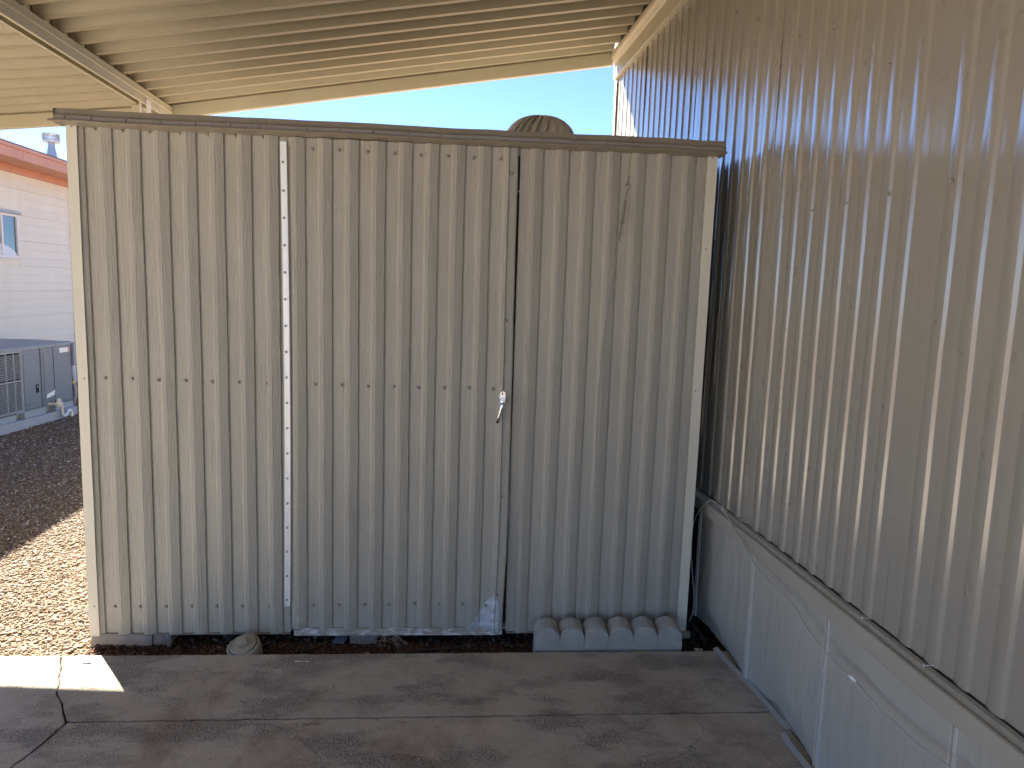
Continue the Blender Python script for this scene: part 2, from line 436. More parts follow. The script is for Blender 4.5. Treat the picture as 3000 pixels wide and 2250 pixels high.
def stones(name, n, region, size, cols, mat, zf, flat=.6, seed=1, keep=None):
    g = np.random.default_rng(seed)
    # jittered low icosa: 12 verts / 20 faces for big, 6 / 8 for small
    t = (1 + 5 ** .5) / 2
    base = np.array([(-1, t, 0), (1, t, 0), (-1, -t, 0), (1, -t, 0), (0, -1, t), (0, 1, t), (0, -1, -t), (0, 1, -t), (t, 0, -1), (t, 0, 1), (-t, 0, -1), (-t, 0, 1)]) / 1.9
    fc = np.array([(0, 11, 5), (0, 5, 1), (0, 1, 7), (0, 7, 10), (0, 10, 11), (1, 5, 9), (5, 11, 4), (11, 10, 2), (10, 7, 6), (7, 1, 8), (3, 9, 4), (3, 4, 2), (3, 2, 6), (3, 6, 8), (3, 8, 9), (4, 9, 5), (2, 4, 11), (6, 2, 10), (8, 6, 7), (9, 8, 1)])
    x0, x1, y0, y1 = region
    P = np.stack([g.uniform(x0, x1, n), g.uniform(y0, y1, n)], 1)
    if keep is not None: P = P[keep(P)]
    n = len(P)
    s = size[0] * (size[1] / size[0]) ** (g.random(n) ** 2.2)
    V = base[None] * (1 + .28 * g.standard_normal((n, 12, 1)) * .6) * s[:, None, None]
    V = V * g.uniform(.7, 1.25, (n, 1, 3)); V[:, :, 2] *= flat
    a = g.uniform(0, 2 * pi, n); c, sn = np.cos(a)[:, None], np.sin(a)[:, None]
    X = V[:, :, 0] * c - V[:, :, 1] * sn; Y = V[:, :, 0] * sn + V[:, :, 1] * c
    V[:, :, 0] = X + P[:, :1]; V[:, :, 1] = Y + P[:, 1:]; V[:, :, 2] += (zf(P) + s * flat * .35 + g.uniform(-.002, .003, n))[:, None]
    me = bpy.data.meshes.new(name)
    me.vertices.add(n * 12); me.vertices.foreach_set('co', V.reshape(-1))
    Fi = (fc[None] + (np.arange(n) * 12)[:, None, None]).reshape(-1)
    me.loops.add(len(Fi)); me.loops.foreach_set('vertex_index', Fi.astype(np.int32))
    nf = n * 20; me.polygons.add(nf); me.polygons.foreach_set('loop_start', np.arange(0, nf * 3, 3, dtype=np.int32))
    try: me.polygons.foreach_set('loop_total', np.full(nf, 3, dtype=np.int32))
    except Exception: pass
    me.update(calc_edges=True)
    C = np.array(cols)[g.integers(0, len(cols), n)] * g.uniform(.6, 1.15, (n, 1))
    at = me.attributes.new('stone', 'FLOAT_COLOR', 'POINT')
    cc = np.ones((n, 12, 4)); cc[:, :, :3] = C[:, None, :]
    at.data.foreach_set('color', cc.reshape(-1))
    me.materials.append(mat)
    o = bpy.data.objects.new(name, me); scn.collection.objects.link(o); o['kind'] = 'stuff'; return o
def nwav(x, s): return (np.sin(x * 1.7 + s * 3.1) + .6 * np.sin(x * 3.9 + s * 7.7) + .35 * np.sin(x * 8.3 + s * 1.3)) / 1.95
gz = lambda P: GZ - .012 + .007 * nwav(P[:, 0] * 2.1, 2) * nwav(P[:, 1] * 1.7, 5)
GC = [(.25, .185, .12), (.20, .14, .09), (.28, .205, .135), (.16, .11, .07), (.26, .205, .155), (.31, .25, .19), (.17, .12, .085), (.27, .195, .14), (.46, .40, .34)]
def keepg(P):
    x, y = P[:, 0], P[:, 1]
    vis = (x > -.30 - .60 * (y + .16)) & (x < .12 + .0 * y) & ((x < .02) | (y < -.10))
    return vis
stones('gravel', 95000, (-2.9, .1, -.17, 2.4), (.0036, .0105), GC, M_stone, gz, .62, 1, keepg)
stones('gravel', 34000, (-3.8, -.2, 2.4, 6.4), (.006, .014), GC, M_stone, gz, .6, 2, lambda P: (P[:, 0] > -.30 - .60 * (P[:, 1] + .16)) & (P[:, 0] < .1 - .30 * P[:, 1]))
# bare dirt strip under and in front of the shed
db = MB(); xs = np.linspace(.0, 2.62, 110); ys = np.linspace(-.20, 1.2, 40)
for y in ys:
    for x in xs: db.v.append((x - .06 * (y < 0) * 0, y, GZ - .004 + .008 * wav(x * 9, 3) * wav(y * 14, 8) + .006 * wav(x * 31, 1)))
for j in range(39):
    for i in range(109): a = j * 110 + i; db.f.append((a, a + 1, a + 111, a + 110))
struct(db.build('dirt', M_dirt, None, True))
DC = [(.12, .062, .036), (.09, .045, .027), (.16, .09, .055), (.06, .035, .024), (.20, .13, .09), (.10, .07, .055)]
dz = lambda P: np.full(len(P), GZ - .002) + .006 * np.sin(P[:, 0] * 9 + 1)
stones('dirt clods', 11000, (.02, 2.56, -.165, .02), (.0022, .008), DC, M_rubble, dz, .8, 5)
stones('rubble', 5200, (.02, 2.56, -.02, .5), (.003, .013), [(.10, .08, .07), (.15, .12, .10), (.06, .05, .045), (.20, .17, .14)], M_rubble, dz, .8, 6)

# ------------------------------------------------------------------ driveway slabs
drive = bpy.data.objects.new('driveway', None); scn.collection.objects.link(drive); struct(drive)
def slab(poly, top=0.0, seed=1):
    """poly : outline (x,y); chamfered edge and crumbling rim"""
    P = []
    m = len(poly)
    for i in range(m):
        a, b, e = poly[i][:2], poly[(i + 1) % m][:2], poly[i][2]
        L = hypot(b[0] - a[0], b[1] - a[1]); k = max(1, int(L / .018)) if e else 1
        for j in range(k):
            t = j / k; x = a[0] + (b[0] - a[0]) * t; y = a[1] + (b[1] - a[1]) * t
            if e and j:
                nx, ny = -(b[1] - a[1]) / L, (b[0] - a[0]) / L
                q = (wav(x * 23 + y * 17, seed) * .5 + wav(x * 90 + y * 71, seed + 3) * .35 + random.uniform(-.5, .5) * .35) * e
                x += nx * q; y += ny * q
            P.append((x, y))
    n = len(P); cx = sum(p[0] for p in P) / n; cy = sum(p[1] for p in P) / n
    def inset(d):
        R = []
        for i in range(n):
            ax, ay = P[i - 1]; bx, by = P[(i + 1) % n]; tx, ty = bx - ax, by - ay; l = hypot(tx, ty) or 1
            R.append((P[i][0] - ty / l * d, P[i][1] + tx / l * d))
        return R
    A = sum(P[i][0] * P[(i + 1) % n][1] - P[(i + 1) % n][0] * P[i][1] for i in range(n))
    sg = 1 if A > 0 else -1
    r1 = inset(.0012 * sg); V = [(x, y, top - .10) for x, y in P] + [(x, y, top - .002) for x, y in P] + [(x, y, top) for x, y in r1]
    F = []
    for i in range(n):
        j = (i + 1) % n; F += [(i, j, n + j, n + i), (n + i, n + j, 2 * n + j, 2 * n + i)]
    F.append(tuple(range(2 * n, 3 * n))); F.append(tuple(reversed(range(n))))
    o = MB().add(V, F).build('concrete_slab', M_slab, drive)
    return o
YB, YJ = -.160, -.592
e = .004
sxr = lambda y: HX - .032 * y + .02
crack = [(-.035, YB), (-.012, -.21), (.018, -.262), (.030, -.300), (.060, -.352), (.082, -.415), (.132, -.475), (.165, -.53), (.192, -.572), (.205, YJ)]
cr2 = [(.205, YJ), (.190, -.70), (.150, -.86), (.135, -1.0), (.07, -1.4), (.02, -2.2), (-.15, -3.6)]
gapw = .0035
back = [(x + gapw, y, e) for x, y in crack[::-1]][1:] ; back = [(.215, YJ + .010, e)] + back
back = back + [(1.2, YB + .002, e), (sxr(YB), YB + .004, e), (sxr(YJ), YJ + .015, e)]
slab(back, 0, 1)
front_ = [(x + gapw * 1.3, y, e) for x, y in cr2[::-1]] + [(sxr(YJ), YJ + .005, e), (sxr(-3.6), -3.6, 0)]
# order: start bottom-left going up the crack, along the joint to the right, down
slab(front_, .0005, 2)
left = [(-3.4, YB, e)] + [(x - gapw, y, e) for x, y in crack] + [(x - gapw, y, e) for x, y in cr2[1:]] + [(-3.4, -3.6, 0)]
slab(left, .001, 3)
for k in range(3):
    MB().box(-3.4, 2.5, -3.61 - 3.2 * (k + 1) + .01, -3.61 - 3.2 * k, -.1, 0, .004).build('concrete_slab', M_slab, drive)
# dark grit settled in the joints
MB().box(-.30, 2.56, -3.6, YB - .01, -.09, -.0075).build('joint_grit', M_dirt, drive)
# chips and holes' debris lying on the slab
CH = [(.38, .33, .27), (.30, .26, .22), (.22, .17, .13), (.5, .46, .4)]
stones('grit', 4200, (-.3, 2.52, -1.4, -.165), (.0006, .0030), CH, M_stone, lambda P: np.full(len(P), .0005), .6, 9)

# ================================================================== SHED
shed = thing('garden_shed', 'low greige metal shed with ribbed wood grain siding and a closed door', 'shed')
random.seed(11)
DENTS = [(.34, .62, .05, .004), (.60, 1.52, .035, .003), (.18, .30, .04, .003), (1.08, .48, .05, .004), (1.33, .72, .04, .003), (1.21, 1.42, .05, .003), (1.93, .55, .05, .004), (2.24, 1.28, .04, .003), (2.12, .22, .05, .004), (1.45, .25, .045, .004), (.93, 1.66, .03, .003)]
def wob_shed(seed, amp=.0014):
    def g(x, z):
        d = sum(a * math.exp(-(((x - cx) / r) ** 2 + ((z - cz) / (r * 1.6)) ** 2)) for cx, cz, r, a in DENTS)
        return (.0011 * wav(z * 2.3 + x, seed), amp * wav(z * 2.1 + x * 5.0, seed + 2) + amp * .6 * wav(z * 7 + x * 11, seed + 5) + d)
    return g
DP = .0150; PH = .055
sheet(rib_profile(.030, .786, PH, .1, DP), .012, 2.005, 0, 60, wob_shed(1)).build('siding_sheet', M_shed, shed, 'angle')
sheet(rib_profile(1.669, 2.408, PH + .002, .1, DP), .012, 2.005, 0, 60, wob_shed(4)).build('siding_sheet', M_shed, shed, 'angle')
# thin return lips under the fixed sheets
MB().box(.02, .784, -.012, .016, .0085, .0125).build('bottom_lip', M_trimg, shed)
MB().box(1.672, 2.40, -.012, .016, .0085, .0125).build('bottom_lip', M_trimg, shed)
# door
door = link('door', None, None); bpy.data.objects.remove(door)
def dwob(x, z):
    a, b = wob_shed(7)(x, z)
    # dented bottom corners, bowed latch edge
    b -= .016 * smooth1(1.50, 1.66, x) * smooth1(.55, .0, z)
    b -= .006 * smooth1(1.60, 1.66, x) * max(0, sin(z * 3.1))
    b += .006 * math.exp(-((x - .83) ** 2 + (z - .06) ** 2) / .0012) * sin(z * 80)
    a += -.008 * smooth1(1.55, 1.66, x) * smooth1(.5, .0, z) + .003 * smooth1(1.5, 1.66, x) * sin(z * 2.2)
    b -= .004 * math.exp(-((x - .885) ** 2) / .0006 - ((z - .755) ** 2) / .0009)
    b -= .003 * math.exp(-((x - .86) ** 2) / .0012 - ((z - .185) ** 2) / .0002)
    return a, b
YD = -.010
dprof = rib_profile(.792, 1.655, PH, .1, DP)
dprof = [(x, h) for x, h in dprof if x < 1.625] + [(1.628, .006), (1.644, .006), (1.656, .004), (1.661, .0)]
dz0 = lambda x: .034 + .0025 * wav(x * 23, 2) - .012 * smooth1(1.55, 1.655, x)
door = sheet(dprof, dz0, 1.975, YD, 70, dwob).build('door', M_shed, shed, 'angle')
MB().box(.79, 1.652, .003, .030, .02, 1.97).build('door_core', M_trimg, door)
# scraped bare metal at the foot of the door
pp = [(x, h + .0009) for x, h in dprof if 1.515 <= x <= 1.652]
pp = [(1.515, pp[0][1])] + pp
def patch_top(x): return .038 + (.150) * smooth1(1.505, 1.632, x) ** .8 + .004 * wav(x * 60, 3) if x < 1.636 else .18 - (x - 1.636) * 6
sheet(pp, lambda x: dz0(x) + .001, patch_top, YD, 10, lambda x, z: (dwob(x, z)[0] * 1, dwob(x, z)[1] - .0006), .0004).build('bare_patch', M_patch, door, 'angle', 'scraped bare metal patch in the bottom corner')
# wooden bottom rail showing under the door sheet
wbm = MB(); W_n = 60; top = []; 
for i in range(W_n + 1):
    x = .803 + (1.655 - .803) * i / W_n; top.append((x, .0365 + .0035 * wav(x * 31, 4) - .004 * (x < .84)))
wbm.prism([(.803, .006)] + [(1.655, .006)] + [(x, z) for x, z in reversed(top)], 1, -.020, .012)
wbm.build('bottom_rail', M_wood, door, 'angle', 'weathered pale wood rail with flaking paint')
# hinge : aluminium leaf with knuckles
hb = MB(); hb.prism([(.764, .150), (.783, .150), (.786, .153), (.786, 1.957), (.761, 1.957)], 1, -.0165, -.0145)
hb.v = [(x + .006 * sin((z - .15) / 1.81 * pi), y, z) for x, y, z in hb.v]
hs = MB(); n = 40
for side in (0, 1):
    for i in range(n + 1):
        z = .131 + (1.958 - .131) * i / n; off = .0075 * sin((z - .13) / 1.83 * pi)
        for xx in (.764 + off, .787 + off * .8): hs.v.append((xx, -.0150 + .0015 * side, z))
S = (n + 1) * 2
for i in range(n):
    a = 2 * i; hs.f += [(a, a + 1, a + 3, a + 2), (S + a, S + a + 2, S + a + 3, S + a + 1), (a, a + 2, S + a + 2, S + a), (a + 1, S + a + 1, S + a + 3, a + 3)]
hs.f += [(0, S, S + 1, 1), (2 * n, 2 * n + 1, S + 2 * n + 1, S + 2 * n)]
hinge = hs.build('hinge_strip', M_alu, shed)
kb = MB()
for i in range(36):
    z0 = .15 + i * .05; off = .0075 * sin((z0 - .13) / 1.83 * pi) * .8
    kb.tube([(.790 + off, -.0150, z0), (.790 + off, -.0150, z0 + .047)], .0028, 6)
kb.build('hinge_knuckles', M_trimg, hinge)
for z, x in [(1.883, .776), (1.779, .777), (1.678, .778), (1.576, .779), (1.474, .78), (1.372, .78), (1.27, .781), (1.169, .782), (1.069, .782), (.969, .783), (.868, .783), (.766, .783), (.665, .782), (.563, .781), (.463, .779), (.362, .778), (.26, .777), (.158, .776)]:
    s = screw(shed, x - .002, -.0151, z, SCREW_B); s.scale = (.75, .8, .75)
for x, z in [(.798, 1.933), (.799, 1.831), (.8, 1.728), (.801, 1.627), (.801, 1.526), (.803, 1.423), (.805, 1.321), (.805, 1.22), (.806, 1.119), (.806, 1.017), (.806, .919), (.805, .816), (.804, .715), (.803, .615), (.801, .514), (.8, .412), (.798, .31), (.798, .209)]:
    s = screw(door, x + .007, YD - .0035, z); s.scale = (.75, .8, .75)
for x, z in [(.883, 1.936), (.981, 1.935), (1.086, 1.934), (1.188, 1.934), (1.286, 1.931), (1.389, 1.932), (1.488, 1.931), (1.59, 1.933), (1.634, 1.878), (1.631, 1.314), (1.631, .602),
             (.888, 1.044), (.992, 1.043), (1.094, 1.04), (1.195, 1.043), (1.291, 1.04), (1.393, 1.041), (1.491, 1.044), (1.587, 1.041),
             (.878, .133), (.982, .135), (1.084, .137), (1.183, .137), (1.288, .141), (1.388, .138), (1.486, .138), (1.583, .136), (1.627, .186)]:
    yy = YD - .001 + dwob(x, z)[1] - (.006 if x > 1.62 else 0)
    screw(door, x, yy - .0008, z)
for x, z in [(.095, 1.972), (.191, 1.971), (.288, 1.972), (.396, 1.972), (.5, 1.971), (.598, 1.972), (.697, 1.972), (1.744, 1.969), (1.846, 1.97), (1.947, 1.972), (2.045, 1.970), (2.146, 1.970), (2.242, 1.971),
             (.095, 1.049), (.195, 1.049), (.293, 1.046), (.394, 1.046), (.494, 1.044), (.595, 1.044), (.704, 1.041), (1.74, 1.051), (1.84, 1.051), (1.94, 1.052), (2.041, 1.051), (2.142, 1.05), (2.242, 1.051), (2.335, 1.049),
             (.096, .125), (.193, .125), (.294, .125), (.393, .125), (.492, .126), (.593, .125), (.701, .124), (1.747, .132), (1.84, .131), (1.949, .132), (2.046, .13), (2.142, .131), (2.245, .131), (2.34, .128)]:
    screw(shed, x, -.0022, z)
# corner trims
def ctrim(x0, x1, side):
    s = -1 if side == 'l' else 1
    xo, xi = (x0, x1) if side == 'l' else (x1, x0)
    poly = [(xi, -.0175), (xo, -.0180), (xo, .034), (xo - s * .0015, .034), (xo - s * .0015, -.0165), (xi, -.0160)]
    mb = MB(); mb.prism(poly, 2, .007, 1.984, 24, lambda t: (t[0] + .0008 * wav(t[2] * 3, 2 + s), t[1] + .0008 * wav(t[2] * 4, 5 + s), t[2]))
    return mb.build('corner_trim', M_almond, shed)
ctrim(0, .038, 'l'); ctrim(2.400, 2.440, 'r')
for x, z in [(.027, 1.975), (.031, 1.048), (.029, .132), (2.418, 1.972), (2.407, .132), (2.416, 1.62), (2.412, 1.05)]: screw(shed, x - (.006 if x < 1 else 0), -.0137, z).scale = (.8, .8, .8)
# roof edge trim in three lengths
TP = [(.02, 2.036), (-.046, 2.031), (-.0505, 2.008), (-.058, 2.006), (-.060, 2.004), (-.060, 1.992), (-.066, 1.989), (-.074, 1.9875), (-.075, 1.984), (-.068, 1.981), (-.030, 1.978), (.0, 1.976), (.0, 1.980), (-.030, 1.982), (-.056, 1.986), (-.056, 2.003), (-.044, 2.024), (.02, 2.031)]
def tw(seed):
    return lambda t: (t[0], t[1] + .0012 * wav(t[0] * 4, seed), t[2] + .0022 * wav(t[0] * 3.1, seed + 1) + .0008 * wav(t[0] * 17, seed))
for a, b, k in ((-.020, .722, 1), (.7225, 2.0845, 2), (2.085, 2.456, 3)):
    mb = MB(); off = (0, .0, .0)[k - 1]
    mb.prism([(y - (.0012 if k == 2 else 0), z) for y, z in TP], 0, a, b, 20, tw(4)); mb.build('roof_trim', M_trimg, shed)
MB().prism([(-.075, 1.984), (-.060, 1.992), (-.058, 1.990), (-.070, 1.982)], 0, -.034, -.0205).build('trim_tab', M_trimg, shed)
MB().box(-.0215, -.0205, -.056, .3, 1.99, 2.030).build('roof_trim_end', M_trimg, shed)
for x in [.018, .109, .229, .35, .473, .596, .7, .744, .87, .99, 1.112, 1.239, 1.36, 1.479, 1.609, 1.741, 1.865, 1.99, 2.111, 2.215, 2.331, 2.440]:
    screw(shed, x, -.0605, 1.9975 + .0022 * wav(x * 3.1, 5)).scale = (.72, .8, .72)
# header strip under the trim, roof deck, side and rear walls, inner floor frame
MB().box(.0, 2.44, .0022, .030, 1.95, 2.02).build('header', M_trimg, shed)
rb = MB(); rp = rib_profile(-.02, 2.455, 0, .2, .012)
rv = [(x, 2.018 + h) for x, h in rp]
rb.prism([(-.02, 2.012)] + [(2.455, 2.012)] + list(reversed(rv)), 1, -.045, 1.53); rb.build('roof', M_trimg, shed)
def sidewall(name, x, s):
    P = rib_profile(.032, 1.50, .02, .1, DP); mb = sheet(P, .012, 2.01, 0, 4, lambda a, z: (0, 0))
    # map x->y , -y -> outward x
    mb.v = [(x + s * (-yy), xx, zz) for xx, yy, zz in mb.v]; mb.build(name, M_shed, shed, 'angle')
sidewall('side_wall', .003, -1); sidewall('side_wall', 2.434, 1)
MB().box(.0, 2.437, 1.502, 1.512, .012, 2.01).build('rear_wall', M_shed, shed)
MB().box(.04, 2.40, .035, 1.49, .004, .03).build('floor_frame', M_wood, shed)
# latch handle
hd = bpy.data.objects.new('handle', None)
hm = MB()
def rr(cx, cz, w_, h_, rad, n=6):
    P = []
    for qx, qz, a0 in ((1, 1, 0), (-1, 1, 90), (-1, -1, 180), (1, -1, 270)):
        for k in range(n + 1):
            a = radians(a0 + 90 * k / n); P.append((cx + qx * (w_ / 2 - rad) + rad * cos(a), cz + qz * (h_ / 2 - rad) + rad * sin(a)))
    return P
HXc, HZc = 1.6255, 1.006
bpy.data.objects.remove(hd)
plate = MB(); plate.prism(rr(HXc, HZc, .0245, .056, .011), 1, -.022, -.0185)
plate.prism(rr(HXc, HZc, .0215, .053, .010), 1, -.0245, -.022)
handle = plate.build('handle', M_chrome, door, 'angle', 'chrome latch handle hanging down')
MB().lathe([(.0118, 0), (.0118, .016), (.0105, .018)], 24, Matrix.Translation((HXc, -.024, .9975)) @ Matrix.Rotation(pi / 2, 4, 'X')).build('collar', M_chrome, handle, 'angle')
MB().lathe([(.0088, 0), (.0088, .008), (.0076, .0100), (.004, .0108)], 24, Matrix.Translation((HXc + .001, -.042, .994)) @ Matrix.Rotation(pi / 2, 4, 'X')).build('lock_cylinder', M_chrome, handle, 'angle')
MB().box(HXc + .0003, HXc + .0018, -.0535, -.0520, .989, .999).build('keyhole', M_hole, handle)
MB().lathe([(.0036, 0), (.0036, .0006)], 12, Matrix.Translation((HXc, -.0246, 1.0245)) @ Matrix.Rotation(pi / 2, 4, 'X')).build('fixing_screw', M_hole, handle)
lv = MB(); pts = [(HXc + .001, -.047, .996), (HXc - .001, -.049, .982), (HXc - .006, -.049, .960), (HXc - .012, -.047, .936), (HXc - .018, -.044, .915)]
V = []; F = []
for i, p in enumerate(pts):
    wv = [.0082, .0078, .0070, .0058, .0048][i]; tk = [.004, .005, .0045, .004, .004][i]
    for k in range(10):
        a = 2 * pi * k / 10; V.append((p[0] + wv * cos(a), p[1] + tk * sin(a), p[2]))
for i in range(4):
    for k in range(10): j = (k + 1) % 10; F.append((i * 10 + k, i * 10 + j, (i + 1) * 10 + j, (i + 1) * 10 + k))
F.append(tuple(reversed(range(10)))); F.append(tuple(range(40, 50)))
lv.add(V, F).build('lever', M_chrome, handle, True)
MB().box(HXc - .0225, HXc - .0135, -.049, -.040, .909, .9155, .001).build('lever_tip', M_black, handle)

# turbine vent on the shed roof
tv = MB(); tv.lathe([(.085, 0), (.085, .045), (.09, .05)], 24); 
vent = tv.build('turbine_vent', M_galv, shed, 'angle', 'ribbed dome roof vent standing on the shed roof'); vent.location = (1.826, .80, 2.03)
vm = []; R0 = .157
vane = MB(); V = []; F = []; n = 14
for i in range(n + 1):
    t = i / n; ph = -1.0 + t * 2.42         # latitude
    rr_ = max(.03, R0 * cos(ph) ** .9) if ph < pi / 2 else .03
    zz = .125 + .125 * sin(ph)
    a = .55 * t
    for dw, dr in ((0, -.006), (.08, .0), (.165, .004), (.196, .020), (.204, .019), (.185, -.002)):
        V.append(((rr_ + dr) * cos(a + dw), (rr_ + dr) * sin(a + dw), zz))
for i in range(n):
    for k in range(5): a = i * 6 + k; F.append((a, a + 1, a + 7, a + 6))
vane.add(V, F); vme = vane.mesh('vane', M_galv, True)
mod = 22
for k in range(mod):
    o = link('vane', vme, vent, rot=(0, 0, 2 * pi * k / mod))
MB().lathe([(.09, .03), (.128, .08), (.136, .125), (.122, .175), (.088, .215), (.04, .243)], 32).build('inner_dome', M_galv, vent, True)
MB().lathe([(.03, .248), (.05, .246), (.03, .252), (.01, .255)], 20).build('vent_cap', M_galv, vent, True)

# turnbuckle, its wires
tbk = thing('turnbuckle', 'greige painted turnbuckle with hook and wire on the right of the shed front', 'turnbuckle', (2.074, -.03, 1.70))
def arc(cx, cz, r, a0, a1, n=14, y=0): return [(cx + r * cos(radians(a0 + (a1 - a0) * k / n)), y, cz + r * sin(radians(a0 + (a1 - a0) * k / n))) for k in range(n + 1)]
MB().tube(arc(.013, .149, .0085, 200, -60, 14) + [(.010, 0, .130), (.007, 0, .118), (.006, 0, .098)], .0022, 8).build('hook', M_wire, tbk, True)
bd = MB(); bd.box(-.0005, .0115, -.006, .006, .086, .094, .001); bd.box(-.0085, .0035, -.006, .006, .006, .013, .001)
bd.tube([(.0075, -.003, .09), (.0000, -.003, .01)], .0022, 6); bd.tube([(.0030, .003, .09), (-.0045, .003, .01)], .0022, 6)
bd.tube([(.0055, .0, .098), (-.003, 0, .0)], .0018, 6)
bd.build('body', M_wire, tbk)
MB().tube([(-.0035, 0, .005), (-.005, 0, -.012)] + arc(-.0065, -.030, .0055, 110, 430, 14), .0019, 8).build('eye', M_wire, tbk, True)
tw_ = MB()
def coil(x, z0, z1, r, turns, n=60): return [(x + r * (1 + .4 * sin(k)) * cos(2 * pi * turns * k / n), r * sin(2 * pi * turns * k / n), z0 + (z1 - z0) * k / n) for k in range(n + 1)]
tw_.tube(coil(-.010, -.034, -.060, .0042, 5), .0009, 5); tw_.tube(coil(.014, .158, .190, .0035, 6), .0009, 5)
tw_.tube(arc(.011, .160, .006, 0, 350, 14), .0010, 5)
tw_.build('wire_twist', M_wire, tbk, True)
gw = thing('guy_wire', 'thin wire hanging down the right of the shed front to the concrete edging', 'wire', (2.0, -.03, 1.0))
def rel(P, o): return [(a - o[0], b - o[1], c - o[2]) for a, b, c in P]
MB().tube(rel([(2.088, -.02, 2.036), (2.0885, -.064, 2.030), (2.0885, -.078, 1.985), (2.089, -.03, 1.95), (2.088, -.026, 1.895)], (2.0, -.03, 1.0)), .0011, 5).build('upper_wire', M_wire, gw)
MB().tube(rel([(2.065, -.024, 1.634), (2.044, -.020, 1.514), (2.022, -.018, 1.30), (2.009, -.02, 1.039), (2.011, -.021, .86), (2.013, -.022, .687), (1.999, -.023, .543), (1.984, -.022, .38), (1.976, -.024, .264), (1.968, -.03, .16), (1.9585, -.06, .088)], (2.0, -.03, 1.0)), .0016, 5).build('lower_wire', M_cable, gw, True)

# ------------------------------------------------------------------ edging, cleanout, blocks
edg = MB(); E0, E1 = 1.782, 2.386; nsc = 6; top = []
for k in range(nsc):
    c = E0 + (k + .5) * (E1 - E0) / nsc; h = (E1 - E0) / nsc / 2
    m = 12
    for i in range(m + (k == nsc - 1)):
        a = pi - pi * i / m
        x = c + h * cos(a); z = .036 + .050 * max(0, sin(a)) ** .8
        top.append((x, z + (x - E0) * .012))
    
V = []; F = []; n = len(top)
rows = [(-.128, -.02, -.004, 0), (-.134, -.02, .0, .004), (-.134, 0, 0, 0)]
# front face columns: bottom, mid, top-front (rounded), top-back, bottom-back
for x, z in top: V.append((x, -.132, -.045))
for x, z in top: V.append((x, -.136, .020))
for x, z in top: V.append((x, -.133, z - .006))
for x, z in top: V.append((x, -.127, z))
for x, z in top: V.append((x, -.060, z + .014))
for x, z in top: V.append((x, -.055, -.045))
for r in range(5):
    for i in range(n - 1): a = r * n + i; F.append((a, a + 1, a + n + 1, a + n))
F.append(tuple(r * n for r in range(6))); F.append(tuple(r * n + n - 1 for r in reversed(range(6))))
V = [(x + random.uniform(-1, 1) * .0006, y + random.uniform(-1, 1) * .0008, z + random.uniform(-1, 1) * .0008) for x, y, z in V]
eo = edg.add(V, F).build('concrete_edging', M_edger, None, 'angle')
tag(eo, 'grey scalloped concrete edging block lying against the shed beside the driveway', 'edging block')

cl = thing('drain_cleanout', 'round beige cleanout cap with square plug sticking out of the dirt', 'drain cap', (.630, -.100, -.02))
T = Matrix.Rotation(radians(16), 4, 'X') @ Matrix.Rotation(radians(-7), 4, 'Y')
MB().lathe([(.060, -.05), (.0625, -.03), (.0635, .030), (.0625, .034), (.0590, .036), (.0555, .036), (.0550, .026)], 48, T).build('hub', M_cap, cl, 'angle')
MB().lathe([(.050, .02), (.0505, .042), (.0490, .0445), (.046, .0445), (.0455, .0425)], 48, T).build('plug', M_cap, cl, 'angle')
pb = MB(); pb.box(-.0175, .0175, -.0175, .0175, .043, .066, .002); pb.xf(T @ Matrix.Rotation(radians(25), 4, 'Z')); pb.build('square_lug', M_cap, cl)
rbm = MB()
for k in range(12):
    a = 2 * pi * k / 12 + .2; q = MB().box(.0625, .0648, -.0015, .0015, -.02, .028); q.xf(T @ Matrix.Rotation(a, 4, 'Z')); rbm.add(q.v, q.f)
rbm.build('grip_ribs', M_cap, cl)

def rough_block(name, x0, x1, y0, y1, z0, z1, label, mat, seed):
    random.seed(seed); mb = MB(); nx = 14; V = []; F = []
    sec = [(y0, z0), (y0 - .002, (z0 + z1) / 2), (y0 + .003, z1 - .005), (y0 + .010, z1), (y1 - .01, z1), (y1, z0)]
    for i in range(nx + 1):
        x = x0 + (x1 - x0) * i / nx; e_ = .006 if i in (0, nx) else 0
        for y, z in sec: V.append((x + random.uniform(-1, 1) * .002, y + random.uniform(-1, 1) * .0025 + e_ * .4, z + random.uniform(-1, 1) * .002 - e_ * .3))
    k = len(sec)
    for i in range(nx):
        for j in range(k): q = (j + 1) % k; F.append((i * k + j, i * k + q, (i + 1) * k + q, (i + 1) * k + j))
    F.append(tuple(range(k))); F.append(tuple(nx * k + i for i in reversed(range(k))))
    return tag(mb.add(V, F).build(name, mat, None, 'angle'), label, 'concrete block')
rough_block('concrete_block', -.004, .232, -.004, .19, -.075, .005, 'wide buff concrete block under the left corner of the shed', M_block, 1)
rough_block('concrete_block', .236, .305, .004, .19, -.075, .004, 'short broken concrete piece beside the wide corner block', M_block, 2)
rough_block('concrete_block', 1.023, 1.133, .012, .2, -.060, .003, 'small grey concrete block under the middle of the shed door', M_block, 3)

